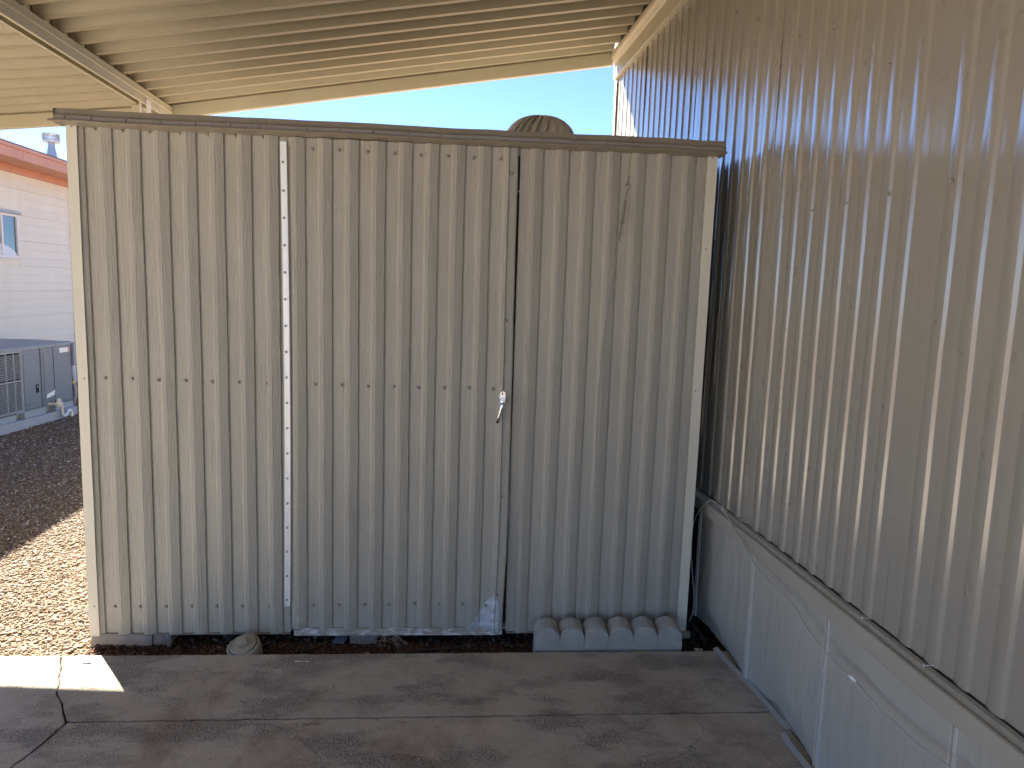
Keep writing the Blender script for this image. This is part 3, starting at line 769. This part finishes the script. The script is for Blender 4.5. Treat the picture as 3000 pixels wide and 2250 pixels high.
# debris in the dirt strip
random.seed(5)
gr = MB()
for k in range(16):
    x, y = 1.155 + random.uniform(-.03, .05), .03 + random.uniform(-.03, .03)
    dx, dy = random.uniform(-.03, .11), -random.uniform(.02, .09); h = random.uniform(.0, .03)
    gr.tube([(x, y, -.03), (x + dx * .4, y + dy * .4, -.025 + h), (x + dx, y + dy, -.034)], [.0016, .0018, .0008], 4)
tag(gr.build('dry_roots', M_grass, None), 'tangle of dry straw stems poking from under the shed door', 'dry stems')
tag(MB().tube([(1.14, -.125, -.030), (1.20, -.118, -.029), (1.30, -.095, -.027), (1.42, -.075, -.024), (1.50, -.066, -.021)], [.0035, .005, .006, .005, .005], 7).build('stick', M_stick, None, True), 'long dark stick lying in the dirt under the door', 'stick')
tag(MB().add([(0.955, .0, -.036), (1.0, -.01, -.036), (1.012, .035, -.026), (.965, .04, -.022), (0.955, .0, -.032), (1.0, -.01, -.031), (1.012, .035, -.021), (.965, .04, -.017)],
             [(0, 1, 2, 3), (4, 5, 6, 7), (0, 1, 5, 4), (1, 2, 6, 5), (2, 3, 7, 6), (3, 0, 4, 7)]).build('shard', M_blue, None), 'flat blue grey shard lying in the dark gap under the shed', 'shard')
def rock(x, y, z, s, mat, label, seed):
    random.seed(seed); mb = MB(); mb.lathe([(.3 * s, 0), (.9 * s, .25 * s), (s, .6 * s), (.7 * s, 1.0 * s), (.2 * s, 1.2 * s)], 7)
    mb.v = [(x + a + random.uniform(-.2, .2) * s, y + b + random.uniform(-.2, .2) * s, z + c + random.uniform(-.12, .12) * s) for a, b, c in mb.v]
    return tag(mb.build('stone', mat, None), label, 'stone')
rock(1.108, -.095, -.045, .013, M_pink, 'orange brick chip lying in the dirt near the straw', 3)
rock(-1.70, 3.85, -.055, .06, M_block, 'dark stone in the shaded gravel before the air conditioner', 4)
rock(-.62, -.02, -.05, .018, M_edger, 'pale pebble on the sunlit gravel near the driveway edge', 6)
# pipe stub and hose bits in the gap by the house
tag(MB().tube([(2.380, -.02, .004), (2.455, -.02, .003)], .0175, 16).build('pipe_stub', M_trimg, None, 'angle'), 'short grey pipe stub behind the right end of the edging block', 'pipe')
tag(MB().tube([(2.47, -.04, -.03), (2.478, .0, .0), (2.49, .03, .02), (2.512, .0, .0), (2.52, -.05, -.03)], .006, 7).build('hose', M_black, None, True), 'bit of black hose curled in the gap beside the shed', 'hose')
tag(MB().tube([(2.462, -.075, -.035), (2.478, -.08, -.034)], .006, 8).tube([(2.482, -.08, -.034), (2.494, -.082, -.034)], .005, 8).build('hose_fitting', M_alu, None), 'small corroded metal fitting lying in the gap beside the shed', 'fitting')
# paint chips and plaster crumbs on the slab
random.seed(8)
for lab, pts in (('white paint flake on the slab edge below the cleanout cap', [(.855, -.215), (.868, -.216), (.885, -.215), (.896, -.217)]), ):
    mb = MB()
    for x, y in pts: mb.box(x - .006, x + .006, y - .0025, y + .0025, .0006, .0022)
    tag(mb.build('paint_flake', M_label, None), lab, 'paint flake')
tag(MB().lathe([(.006, .0), (.013, .001), (.016, .0025), (.010, .0035)], 14, Matrix.Translation((.085, -.215, .0)) @ Matrix.Scale(.45, 4, (0, 1, 0))).build('pebble', M_block, None, True), 'flat oval pebble on the sunlit patch of slab', 'stone')

# ================================================================== HOUSE (right)
house = thing('mobile_home', 'greige mobile home wall with tall ribbed siding and panel skirting', 'house', (HX, 0, 0), HYAW)
# local frame: x outward to the house interior (+) , y along the wall away from the camera
def to_wall(mb, off):   # sheet built in xz with ribs to -y  ->  rows along local y, ribs to -x
    mb.v = [(off + yy, xx, zz) for xx, yy, zz in mb.v]; return mb
seams = [2.185] + [.612 + .865, .612, -.253, -1.118, -1.983, -2.848, -3.713, -4.578, -5.443, -6.308, -7.173, -8.038]
for i in range(len(seams) - 1):
    a, b = seams[i + 1], seams[i]
    P = rib_profile(a - .003, b + .003, b - .070 - .3, .1, .0066, prof=PROFW)
    P = [(x, .0006 if x > b - .03 else h) for x, h in P]
    tl = random.uniform(-1, 1)
    wb = lambda x, z, i=i, tl=tl, a=a: (.0012 * wav(z * 1.4 + x, i), .0016 * wav(z * 1.1 + x * 3, i + .3) + .0012 * wav(z * 3.7 + x * 9, i + .7) + tl * .001 * (x - a))
    near = -2.3 < b
    sh = to_wall(sheet(P, .579, 3.05, 0, 34 if near else 6, wb, .001), .0085)
    sh.build('siding_sheet', M_wall, house, 'angle')
rot_w = (0, 0, -pi / 2)
for s_, z_ in [(-1.211, 1.724), (-.966, 1.725), (-.774, 1.721), (-.584, 1.719), (-.388, 1.716), (-.156, 1.719), (-.922, 2.066), (-.058, 2.467), (-.598, .755), (-.187, .663), (-.284, .600), (-.396, .60)]:
    o = screw(house, -.0012, s_, z_, SCREW_G, rot_w); o.scale = (.7, .8, .7)
# skirting cap : band with a rounded groove and a sloping ledge
cap_ = [(.0005, .578), (-.004, .5775), (-.012, .576), (-.022, .568), (-.026, .566), (-.031, .569), (-.036, .566), (-.037, .560), (-.036, .516), (-.033, .513), (-.004, .513), (-.004, .556), (.0005, .566)]
for a, b in ((-1.7, .46), (-4.1, -1.702), (-6.5, -4.102), (-8.0, -6.502)):
    MB().prism(cap_, 1, a, b, 24, lambda t: (t[0] + .001 * wav(t[1] * 3, 1), t[1], t[2] + .0012 * wav(t[1] * 2.2, 3))).build('skirting_cap', M_skirtm, house, 'angle')
MB().prism(cap_, 1, .462, 2.18, 4).build('skirting_cap', M_skirtm, house, 'angle')
# skirting panels between battens; each panel folded a little along its middle and bowed at the foot
bat = [.165, -.372, -.885, -1.420, -1.955, -2.49, -3.02, -3.55, -4.1, -4.6, -5.1, -5.6, -6.1, -6.6, -7.1, -7.6]
crease = [-.105, -.665, -1.135, -1.69, -2.2]
for i in range(len(bat) - 1):
    a, b = bat[i + 1], bat[i]; mid = crease[i] if i < len(crease) else (a + b) / 2
    mb = MB(); V = []; F = []; ny, nz = 24, 14
    for side in (0, 1):
        for r in range(nz + 1):
            z = .006 + (.53 - .006) * r / nz
            for k in range(ny + 1):
                y = a + (b - a) * k / ny
                t = (y - a) / (mid - a) if y < mid else (b - y) / (b - mid)
                bow = -.011 * t + .010 * sin(t * pi * .5) * (1 - z / .53) ** 1.2 * (.4 + .8 * ((i * 37) % 5) / 4)
                foot = .030 * sin(pi * (y - a) / (b - a)) * smooth1(.12, 0, z)
                ripple = .0018 * wav(z * 6 + y * 4, i)
                V.append((bow + foot + ripple + .002 * side, y, z))
    S = (nz + 1) * (ny + 1)
    for side in (0, 1):
        for r in range(nz):
            for k in range(ny): q = side * S + r * (ny + 1) + k; F.append((q, q + 1, q + ny + 2, q + ny + 1))
    mb.add(V, F).build('skirting_panel', M_skirt, house, True)
for i, s_ in enumerate(bat):
    mb = MB(); w2 = .009
    mb.prism([(.003, s_ - w2 - .006), (-.004, s_ - w2 - .004), (-.0055, s_ - w2), (-.0055, s_ - w2 + .005), (-.001, s_ - w2 + .006), (-.001, s_ + w2 - .006), (-.0055, s_ + w2 - .005), (-.0055, s_ + w2), (-.004, s_ + w2 + .004), (.003, s_ + w2 + .006)], 2, .004, .530, 16,
             lambda t: (t[0] + .0012 * wav(t[2] * 7, i), t[1] + .0016 * wav(t[2] * 5, i + 2), t[2]))
    mb.build('batten', M_batt, house, 'angle')
# perforated vent panel in the gap behind the shed
MB().box(.002, .006, .176, 1.2, -.04, .53).build('vent_panel', M_black, house)
vh = MB()
for j in range(26):
    for k in range(30):
        y = .185 + k * .011 + (j % 2) * .0055; z = .03 + j * .019
        vh.box(-.0012, .0018, y, y + .0075, z, z + .006)
o = vh.build('vent_louvres', M_stick, house); o['kind'] = 'stuff'
MB().box(.004, .008, 1.2, 2.16, -.04, .53).build('skirting_panel', M_skirt, house)
# base track lying along the slab edge
def base_track(P, name='base_track'):
    mb = MB(); V = []; F = []
    q = 5
    for x, y in P:
        lx = (x - HX) * Nn.x + y * Nn.y; ly = (x - HX) * D.x + y * D.y
        for dx, z in ((-.012, .0012), (-.010, .004), (.004, .011), (.006, .010), (.006, .0012)): V.append((lx + dx, ly, z))
    for i in range(len(P) - 1):
        for k in range(q): j = (k + 1) % q; F.append((i * q + k, i * q + j, (i + 1) * q + j, (i + 1) * q + k))
    F.append(tuple(range(q))); F.append(tuple((len(P) - 1) * q + k for k in reversed(range(q))))
    mb.add(V, F).build(name, M_track, house, 'angle')
def dens(P, n=6):
    R = []
    for (a, b), (c, d) in zip(P, P[1:]):
        for k in range(n): t = k / n; R.append((a + (c - a) * t, b + (d - b) * t))
    return R + [P[-1]]
base_track(dens([(2.529, -.140), (2.536, -.22), (2.545, -.30), (2.560, -.404), (2.570, -.50), (2.573, -.561), (2.580, -.64), (2.584, -.690)]))
base_track(dens([(2.552, -.712), (2.548, -.76), (2.550, -.82), (2.555, -.90), (2.565, -1.05), (2.575, -1.2)]))
base_track(dens([(2.59, -1.21), (2.60, -1.7), (2.62, -2.4), (2.66, -3.6), (2.72, -5.5), (2.79, -7.5)]))
# header band and bead where the carport meets the wall, corner trim, body
hbp = [(.0085, 2.858), (-.020, 2.858), (-.022, 2.862), (-.022, 2.950), (-.030, 2.958), (-.044, 2.962), (-.060, 2.972), (-.066, 2.988), (-.062, 3.004), (-.05, 3.012), (.0085, 3.012)]
for a, b in ((-1.3, 2.18), (-4.8, -1.301), (-8.0, -4.801)): MB().prism(hbp, 1, a, b, 2).build('header_band', M_beam, house, 'angle')
MB().prism([(-.006, 2.150), (-.006, 2.192), (.03, 2.192), (.03, 2.189), (-.003, 2.189), (-.003, 2.150)], 2, .02, 2.857).build('corner_trim', M_whitet, house)
MB().box(.022, 4.1, -8.0, 2.184, .0, 3.045).build('body_wall', M_wall, house)
MB().prism([(-.02, 3.05), (4.2, 3.05), (4.2, 3.12), (2.1, 3.42), (-.02, 3.10)], 1, -8.2, 2.24).build('roof', M_roofs, house)
# nails sticking out by the ledge
def nail(s_, z_, dy, dz):
    MB().tube([(-.004, s_, z_), (-.030, s_ + dy, z_ + dz)], .0011, 6).lathe([(.003, 0), (.003, .001)], 8, Matrix.Translation((-.031, s_ + dy, z_ + dz)) @ Matrix.Rotation(pi / 2, 4, 'Y')).build('nail', M_alu, house)
nail(-1.086, .586, .0, .004); nail(-.306, .592, .01, .01); nail(-.237, .543, .0, -.01); nail(-1.335, .590, 0, .0)

# cords on the skirting
def hpt(s_, z, off): p = Vector((HX, 0, 0)) + D * s_ - Nn * off; return (p.x, p.y, z)
def spline(P, n=6):
    R = []
    for i in range(len(P) - 1):
        p0, p1, p2, p3 = [Vector(P[max(0, min(len(P) - 1, i + k))]) for k in (-1, 0, 1, 2)]
        for k in range(n):
            t = k / n; R.append(tuple(.5 * (2 * p1 + (p2 - p0) * t + (2 * p0 - 5 * p1 + 4 * p2 - p3) * t * t + (3 * p1 - p0 - 3 * p2 + p3) * t ** 3)))
    return R + [P[-1]]
o0 = (0, 0, 0)
c1 = [hpt(s_, z, .05) for s_, z in [(-.164, .618), (-.20, .605), (-.237, .587), (-.31, .556), (-.387, .532), (-.47, .505), (-.561, .487), (-.755, .477), (-.85, .447), (-.947, .429), (-1.02, .418), (-1.100, .424), (-1.199, .412), (-1.29, .411), (-1.384, .414), (-1.472, .429), (-1.6, .44), (-1.75, .47), (-1.9, .53), (-2.0, .58)]]
cord = MB().tube(spline(c1), .0024, 7).build('cord', M_cable, None, True)
tag(cord, 'long pale cord sagging across the house skirting, taped near its middle', 'cord')
MB().tube([hpt(-1.085, .4235, .05), hpt(-1.098, .424, .05), hpt(-1.118, .4235, .05)], [.0045, .0062, .0035], 8).build('tape_wrap', M_label, cord, True, 'crumpled clear tape wrapped on the cord')
c2 = [hpt(s_, z, .05) for s_, z in [(-.17, .606), (-.10, .610), (-.04, .600), (.006, .569), (.07, .52), (.127, .435), (.131, .34), (.10, .24), (.059, .135), (.065, .06), (.099, .0)]]
tag(MB().tube(spline(c2), .0022, 7).build('cord', M_cable, None, True), 'short pale cord looping down into the gap beside the shed', 'cord')
kn = MB(); kx = hpt(-.175, .607, .047)
for k in range(5):
    a = k * 1.3; kn.tube([(kx[0] - .004, kx[1] - .02 * cos(a), kx[2] - .012 * sin(a)), (kx[0] - .008, kx[1], kx[2]), (kx[0] - .003, kx[1] + .018 * cos(a + .5), kx[2] + .014 * sin(a + .4))], .0018, 5)
tag(kn.build('cord_knot', M_cable, None, True), 'knot of cord tied to a nail on the skirting ledge', 'knot')

# ================================================================== CARPORT
cp = thing('carport', 'almond metal carport roof with long ribbed ceiling pans', 'carport', (HX, 0, 0), HYAW)
def zr(x):  return 3.014 + .177 * x if x > -2.89 else 2.5025 + .115 * (x + 2.89)
XL = -4.62; XB = -2.89; XR = -.064
LIP = .0165; PIT = .159; HP = .078
def pan(x0, x1, name='roof_pan'):
    mb = MB(); V = []; F = []
    prof = [(-LIP, .0), (LIP, .0), (LIP + .004, .003), (LIP + .006, HP - .004), (LIP + .010, HP), (LIP + .076, HP), (LIP + .082, HP - .002), (PIT - LIP - .0015, .0025), (PIT - LIP - .0008, .0)]
    m = len(prof)
    for x in (x0, x1):
        for y, z in prof: V.append((x, y, zr(x) + z))
        for y, z in prof: V.append((x, y, zr(x) + z + .0015))
    for j in range(m - 1):
        F += [(j, j + 1, 2 * m + j + 1, 2 * m + j), (m + j, 3 * m + j, 3 * m + j + 1, m + j + 1)]
    F += [(0, 2 * m, 3 * m, m), (m - 1, 2 * m - 1, 4 * m - 1, 3 * m - 1)]
    for j in range(m - 1): F += [(j, m + j, m + j + 1, j + 1), (2 * m + j, 2 * m + j + 1, 3 * m + j + 1, 3 * m + j)]
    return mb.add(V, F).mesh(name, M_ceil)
pr, pl_ = pan(XB + .003, XR), pan(XL, XB - .003)
Y9 = 2.027
NP = 41
for k in range(NP):
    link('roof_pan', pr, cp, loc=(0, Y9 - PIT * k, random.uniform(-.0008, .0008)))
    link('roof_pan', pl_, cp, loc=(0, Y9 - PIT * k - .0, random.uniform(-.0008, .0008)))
YE = Y9 - PIT * (NP - 1) - LIP
# top skin keeps the sun off the pans' seams (unseen sheet added above them)
tk = MB()
for a, b in ((XL, XB), (XB, -.005)):
    tk.add([(a, YE, zr(a) + .084), (b, YE, zr(b) + .084), (b, 2.10, zr(b) + .084), (a, 2.10, zr(a) + .084), (a, YE, zr(a) + .094), (b, YE, zr(b) + .094), (b, 2.10, zr(b) + .094), (a, 2.10, zr(a) + .094)],
           [(0, 1, 2, 3), (4, 5, 6, 7), (0, 1, 5, 4), (2, 3, 7, 6), (0, 3, 7, 4), (1, 2, 6, 5)])
tk.build('sun_block_skin', M_whitet, cp)
# fascia channel at the far end
def fascia(x0, x1, y0, y1, name='fascia'):
    mb = MB(); V = []
    sec = [(y1, -.075), (y0 + .002, -.075), (y0, -.072), (y0, .004), (y0 + .002, .008), (y0 + .012, .010), (y0 + .012, .100), (y1, .100)]
    n = len(sec)
    for x in (x0, x1):
        for y, z in sec: V.append((x, y, zr(x) + z))
    F = [(j, (j + 1) % n, n + (j + 1) % n, n + j) for j in range(n)] + [tuple(range(n)), tuple(reversed(range(n, 2 * n)))]
    return mb.add(V, F).build(name, M_beam, cp)
fascia(XB + .001, -.05, 2.100, 2.135); fascia(XL - .02, XB - .001, 2.100, 2.135)
MB().box(XL - .02, -.01, YE - .03, YE - .01, 2.20, 2.30)
# side gutter at the low edge
MB().box(XL - .022, XL + .0, YE, 2.10, zr(XL) - .075, zr(XL) + .08).build('gutter', M_beam, cp)
# beam : two lipped channels back to back
def beam(x, z, y0, y1):
    A = [(.0, .0), (.034, .0), (.034, -.030), (.0375, -.034), (.034, -.038), (.034, -.080), (.018, -.080), (.018, -.076), (.030, -.076), (.030, -.004), (.0, -.004)]
    R = MB().prism([(x + a, z + b) for a, b in A], 1, y0, y1)
    L = MB().prism([(x - a, z + b) for a, b in reversed(A)], 1, y0, y1); R.add(L.v, L.f)
    R.add(*(lambda q: (q.v, q.f))(MB().box(x - .0285, x + .0285, y0, y1, z - .030, z - .026)))
    return R.build('beam', M_beam, cp)
zb_ = zr(XB) - .001
beam(XB, zb_ - .002, -3.0, 2.095); beam(XB, zb_ - .002, YE, -3.002)
for yy in (1.72, -3.1, -6.2):
    q = MB(); q.box(XB - .055, XB - .012, yy - .025, yy + .025, GZ - .02, zb_ - .082, .003)
    post = q.build('post', M_beam, cp)
    bk = MB(); bk.box(XB - .010, XB + .003, yy - .03, yy - .027, zb_ - .20, zb_ - .030); bk.box(XB + .036, XB + .0375, yy - .05, yy + .02, zb_ - .16, zb_ - .055)
    bk.build('bracket', M_whitet, post)
for yy, zz in ((1.62, -.052), (1.66, -.055), (1.82, -.06), (1.86, -.062)):
    screw(cp, XB + .036, yy, zb_ + zz, SCREW_G, (0, 0, pi / 2)).scale = (.6, .6, .6)

# ================================================================== NEIGHBOUR HOUSE
NX = -3.6
nb = thing('neighbour_house', 'pale pink sided house with terracotta eaves beyond the gravel yard', 'house', (NX, 0, 0), HYAW)
NC = 7.55   # corner (local y)
Y0 = 3.3
# siding boards, each pressed with three laps
def board(z1, x_off=0, y0=Y0, y1=NC - .01, name='siding_board'):
    sec = []; H = .298
    for k in range(3):
        zt = z1 - k * H / 3; sec += [(.0 + .001, zt), (.009 if k < 2 else .012, zt - H / 3 + .004), (.009 if k < 2 else .012, zt - H / 3 + .001)]
    sec = [(-.01, z1)] + sec + [(-.01, z1 - H)]
    return MB().prism(sec, 1, y0, y1, 1).build(name, M_siding, nb)
zt = 2.712
WY0, WY1, WZ0, WZ1 = 5.30, 6.29, 1.600, 2.115
k = 0
while zt > .35:
    if zt > WZ0 and zt - .30 < WZ1:
        board(zt, 0, Y0, WY0); board(zt, 0, WY1, NC - .01)
        # the pieces above and below the window opening
        if zt > WZ1:
            MB().box(-.01, .008, WY0, WY1, WZ1, zt).build('siding_board', M_siding, nb)
        if zt - .298 < WZ0: MB().box(-.01, .008, WY0, WY1, zt - .298, WZ0).build('siding_board', M_siding, nb)
    else: board(zt)
    zt -= .299; k += 1
MB().box(-4.0, -.012, Y0, NC - .012, .0, 2.72).build('wall', M_siding, nb)
MB().box(-.02, .004, Y0, NC - .01, GZ - .02, .31).build('skirt', M_whitet, nb)
# buckled corner trim and the smooth addition behind it
ct = MB(); ct.prism([(-.02, NC - .012), (.014, NC - .012), (.016, NC + .0), (.014, NC + .012), (-.02, NC + .012)], 2, .3, 2.60, 30, lambda t: (t[0] + .004 * max(0, wav(t[2] * 4, 2)), t[1] + .012 * wav(t[2] * 2.2, 5), t[2]))
ct.build('corner_trim', M_whitet, nb)
MB().box(-.35, -.008, NC + .012, 11.0, .35, 2.60).build('addition_wall', M_whitet, nb)
MB().box(-.35, .012, NC + .055, 11.0, .5, 1.96).build('addition_panel', M_siding, nb)
MB().box(-.02, .022, NC + .02, NC + .5, 1.965, 1.985).build('ledge', M_terra, nb)
mb = MB()
for j in range(9): mb.box(-.3, -.002 + .004 * (j % 2), NC + .10, 11, -.03 + .04 * j, -.03 + .04 * j + .034)
mb.build('block_base', M_block, nb)
# eaves
MB().box(.004, .030, Y0, 11.2, 2.590, 2.668).build('frieze_board', M_terra, nb)
MB().box(.030, .040, Y0, 11.2, 2.628, 2.668).build('frieze_moulding', M_terra, nb)
MB().box(-.01, .440, Y0, 11.2, 2.668, 2.680).build('soffit', M_terra, nb)
for a, b in ((Y0, 5.62), (5.623, 11.3)):
    MB().box(.440, .462, a, b, 2.648, 2.752, .003).build('fascia_board', M_terra, nb)
MB().box(.40, .474, Y0, 11.3, 2.7525, 2.792, .003).build('drip_edge', M_terra, nb)
MB().prism([(.478, 2.792), (.478, 2.802), (-1.9, 3.02), (-4.4, 2.802), (-4.4, 2.75), (.40, 2.7925)], 1, Y0 - .1, 11.3).build('roof', M_roofs, nb)
# window
wn = MB()
wn.box(-.005, .022, WY0 - .02, WY0 + .02, WZ0, WZ1, .003); wn.box(-.005, .022, WY1 - .04, WY1, WZ0, WZ1, .003)
wn.box(-.005, .022, WY0 + .02, WY1 - .04, WZ0, WZ0 + .03, .003); wn.box(-.005, .022, WY0 + .02, WY1 - .04, WZ1 - .03, WZ1, .003); wn.box(-.004, .026, 5.93, 5.96, WZ0 + .03, WZ1 - .03, .002)
win = wn.build('window', M_whitet, nb)
MB().box(.0, .004, WY0 + .02, 5.93, WZ0 + .03, WZ1 - .03).build('pane', M_glass, win); MB().box(-.002, .002, 5.96, WY1 - .04, WZ0 + .03, WZ1 - .03).build('pane', M_glass, win)
MB().box(.0, .050, WY0 - .03, WY1 + .02, WZ1 + .002, WZ1 + .030, .004).build('drip_cap', alu('dull window cap', (.35, .38, .40), .5, .3), win)
MB().box(.0, .034, WY0 - .02, WY1 + .01, WZ0 - .022, WZ0 - .002, .003).build('sill', M_whitet, win)
half = [(WY1 - .05, WZ0 + .008)] + [(5.70 + (WY1 - .05 - 5.70) * cos(a), WZ0 + .008 + .165 * sin(a)) for a in [pi * j / 24 for j in range(1, 24)]] + [(5.12 + .25, WZ0 + .008)]
MB().prism([(y, z) for y, z in half], 0, .006, .016).build('arched_cover', alu('pale sheet', (.62, .66, .72), .5, .1), win, False, 'pale arched panel covering the foot of the window')
# flue on the roof
fl = MB(); Mx = Matrix.Translation((-.41, 8.02, 0))
pipe = MB().lathe([(.095, 2.90), (.045, 3.19), (.045, 3.24)], 20, Mx).build('flue_pipe', alu('blue grey flashing', (.32, .38, .46), .5, .2), nb, 'angle')
cap = MB(); cap.lathe([(.045, 3.235), (.11, 3.245), (.112, 3.275), (.10, 3.285)], 20, Mx); cap.lathe([(.112, 3.352), (.112, 3.364), (.02, 3.372)], 20, Mx)
for k in range(26):
    a = 2 * pi * k / 26; q = MB().box(.100, .108, -.006, .006, 3.27, 3.355); q.xf(Mx @ Matrix.Rotation(a, 4, 'Z')); cap.add(q.v, q.f)
cap.build('flue_cap', alu('flue cap metal', (.55, .50, .45), .4, .5), pipe)
MB().tube([(-1.6, 8.2, 2.9), (-1.6, 8.2, 3.30)], .03, 10).build('vent_pipe', M_whitet, nb)

# ================================================================== AIR CONDITIONER
ACR = -math.atan(.085)
ac = thing('air_conditioner', 'big blue grey packaged air conditioner on a pad beside the neighbour house', 'air conditioner', (-2.74, 4.161, 0), ACR)
# local: +x is towards the driveway (outer face at x=0), y along the face; face spans y -0.75..0.955
A0, A1, ZT, ZB = -.78, .955, .728, .108
MB().box(-.86, -.004, A0 + .004, A1 - .004, ZB, ZT - .002).build('cabinet', M_ac, ac)
MB().prism([(-.87, ZT - .03), (.010, ZT - .03), (.012, ZT - .004), (.004, ZT + .004), (-.43, ZT + .012), (-.87, ZT + .004)], 1, A0 - .008, A1 + .008).build('top_cover', M_actop, ac)
for y0, y1 in ((.172, .455), (.468, .655)):
    p = MB(); p.box(-.004, .003, y0, y1, ZB + .004, ZT - .034, .002)
    q = MB().box(.0025, .0075, y0 + .035, y1 - .03, ZB + .05, ZT - .075, .003); p.add(q.v, q.f); p.build('access_panel', M_ac, ac)
MB().box(-.004, .004, .668, A1 - .004, ZB + .004, ZT - .034, .002).build('side_panel', M_ac, ac)
MB().box(-.001, .010, .458, .466, ZB, ZT - .03).build('panel_seam', M_ac, ac)
# louvre grille
MB().box(-.004, .001, A0 + .01, .162, ZB + .01, ZT - .036).build('grille_back', M_hole, ac)
fr = MB()
for y in (-.62, -.47, -.32, -.17, -.045, .060, .150): fr.box(.002, .016, y, y + .009, ZB + .01, ZT - .036)
for z in (ZB + .006, .405, ZT - .045): fr.box(.001, .018, A0 + .01, .168, z, z + .016)
fr.box(.001, .019, .158, .170, ZB + .004, ZT - .034); grille = fr.build('grille_frame', M_acl, ac)
slm = MB().prism([(.003, .0), (.015, -.004), (.016, .002), (.004, .006)], 1, A0 + .012, .158).mesh('slat', M_acl)
z = ZB + .030
while z < ZT - .055:
    if abs(z - .413) > .012: link('slat', slm, ac, loc=(0, 0, z))
    z += .0168
# base rail with fork pockets, pad
br = MB()
for y0, y1 in ((A0, .072), (.193, .512), (.664, A1)): br.box(-.86, .004, y0, y1, .034, .106, .002)
br.box(-.86, .004, A0, A1, .094, .1065); br.box(-.86, -.06, A0, A1, .034, .1)
br.build('base_rail', M_rail, ac)
MB().box(-.95, .030, A0 - .05, A1 + .03, GZ - .02, .033, .006).build('pad', M_padc, ac)
MB().box(.003, .0045, .765, .935, .626, .676).build('label_plate', M_label, ac)
MB().box(.0045, .0050, .905, .932, .630, .648).box(.0045, .0050, .905, .932, .656, .672).build('label_print', M_red, ac)
MB().box(.006, .0095, .366, .408, .262, .345).build('breaker_switch', M_hole, ac)
MB().box(.0095, .0125, .384, .394, .318, .328).build('switch_toggle', M_label, ac)
MB().prism([(.520, .183), (.645, .205), (.660, .252), (.640, .250), (.600, .240), (.530, .225)], 0, .0045, .010).build('torn_plate', M_label, ac)
pv = MB().tube([(.0, .550, .123), (.075, .560, .123)], .014, 12).tube([(.075, .552, .123), (.075, .655, .121)], .0135, 12).tube([(.075, .650, .125), (.075, .655, .07), (.075, .655, .022)], .0135, 12)
pvo = pv.build('drain_pipe', M_pvc, ac, 'angle', 'cream plastic drain pipe with an elbow')
MB().tube(spline([(.075, .655, .03), (.075, .663, .0), (.078, .69, -.018), (.08, .72, -.005), (.08, .745, .018), (.08, .775, .022), (.08, .80, -.002), (.08, .805, -.045)], 4), .0135, 12).build('drain_trap', M_pvcw, pvo, 'angle')
MB().box(.06, .088, .575, .635, .085, .175, .01).build('pipe_clamp', M_pvc, ac)
bx = MB(); bx.box(-.10, .030, A1 + .012, A1 + .075, .475, .715, .005); box = bx.build('disconnect_box', M_actop, ac)
MB().box(-.095, .026, A1 + .0752, A1 + .082, .50, .70).build('box_cover', M_actop, ac)
MB().tube(spline([(-.02, A1 + .045, .476), (-.02, A1 + .045, .40), (-.01, A1 + .05, .30), (.0, A1 + .06, .20), (-.01, A1 + .055, .10), (-.05, A1 + .06, .0), (-.08, A1 + .07, -.06)], 5), .016, 10).build('conduit', alu('grey conduit', (.30, .30, .32), .5, .1), ac, True)
MB().tube([(-.016, A1 + .047, .300), (-.012, A1 + .048, .275)], .0195, 10).build('yellow_tag', M_yellow, ac)
for y in (-.3, -.05, .12, .43, .68): screw(ac, .0105, y, ZT - .014, SCREW_G, (0, 0, pi / 2))

# ================================================================== PALM far behind
pm = thing('palm_tree', 'green palm crown just showing above the neighbour roof', 'palm tree', (-13.1, 25, 0))
MB().tube([(0, 0, -.05), (.05, 0, 2), (.0, 0, 4.6)], [.28, .22, .18], 10).build('trunk', M_trunk, pm, True)
random.seed(3); cr = MB()
for k in range(26):
    a = random.uniform(0, 2 * pi); el = random.uniform(-.4, 1.2); L = random.uniform(.8, 1.3)
    pts = []
    for j in range(7):
        t = j / 6; pts.append(Vector((cos(a) * cos(el) * L * t, sin(a) * cos(el) * L * t, 4.6 + sin(el) * L * t - .45 * t * t)))
    for j in range(6):
        d = (pts[j + 1] - pts[j]).normalized(); sd_ = d.cross(Vector((0, 0, 1))).normalized()
        for s in (-1, 1):
            for q in range(3):
                p = pts[j].lerp(pts[j + 1], q / 3); tip = p + (sd_ * s * .35 + d * .28 + Vector((0, 0, -.08))) * (1 - .5 * j / 6)
                cr.add([p, p + d * .045, tip], [(0, 1, 2)])
cr.build('crown', M_palm, pm)
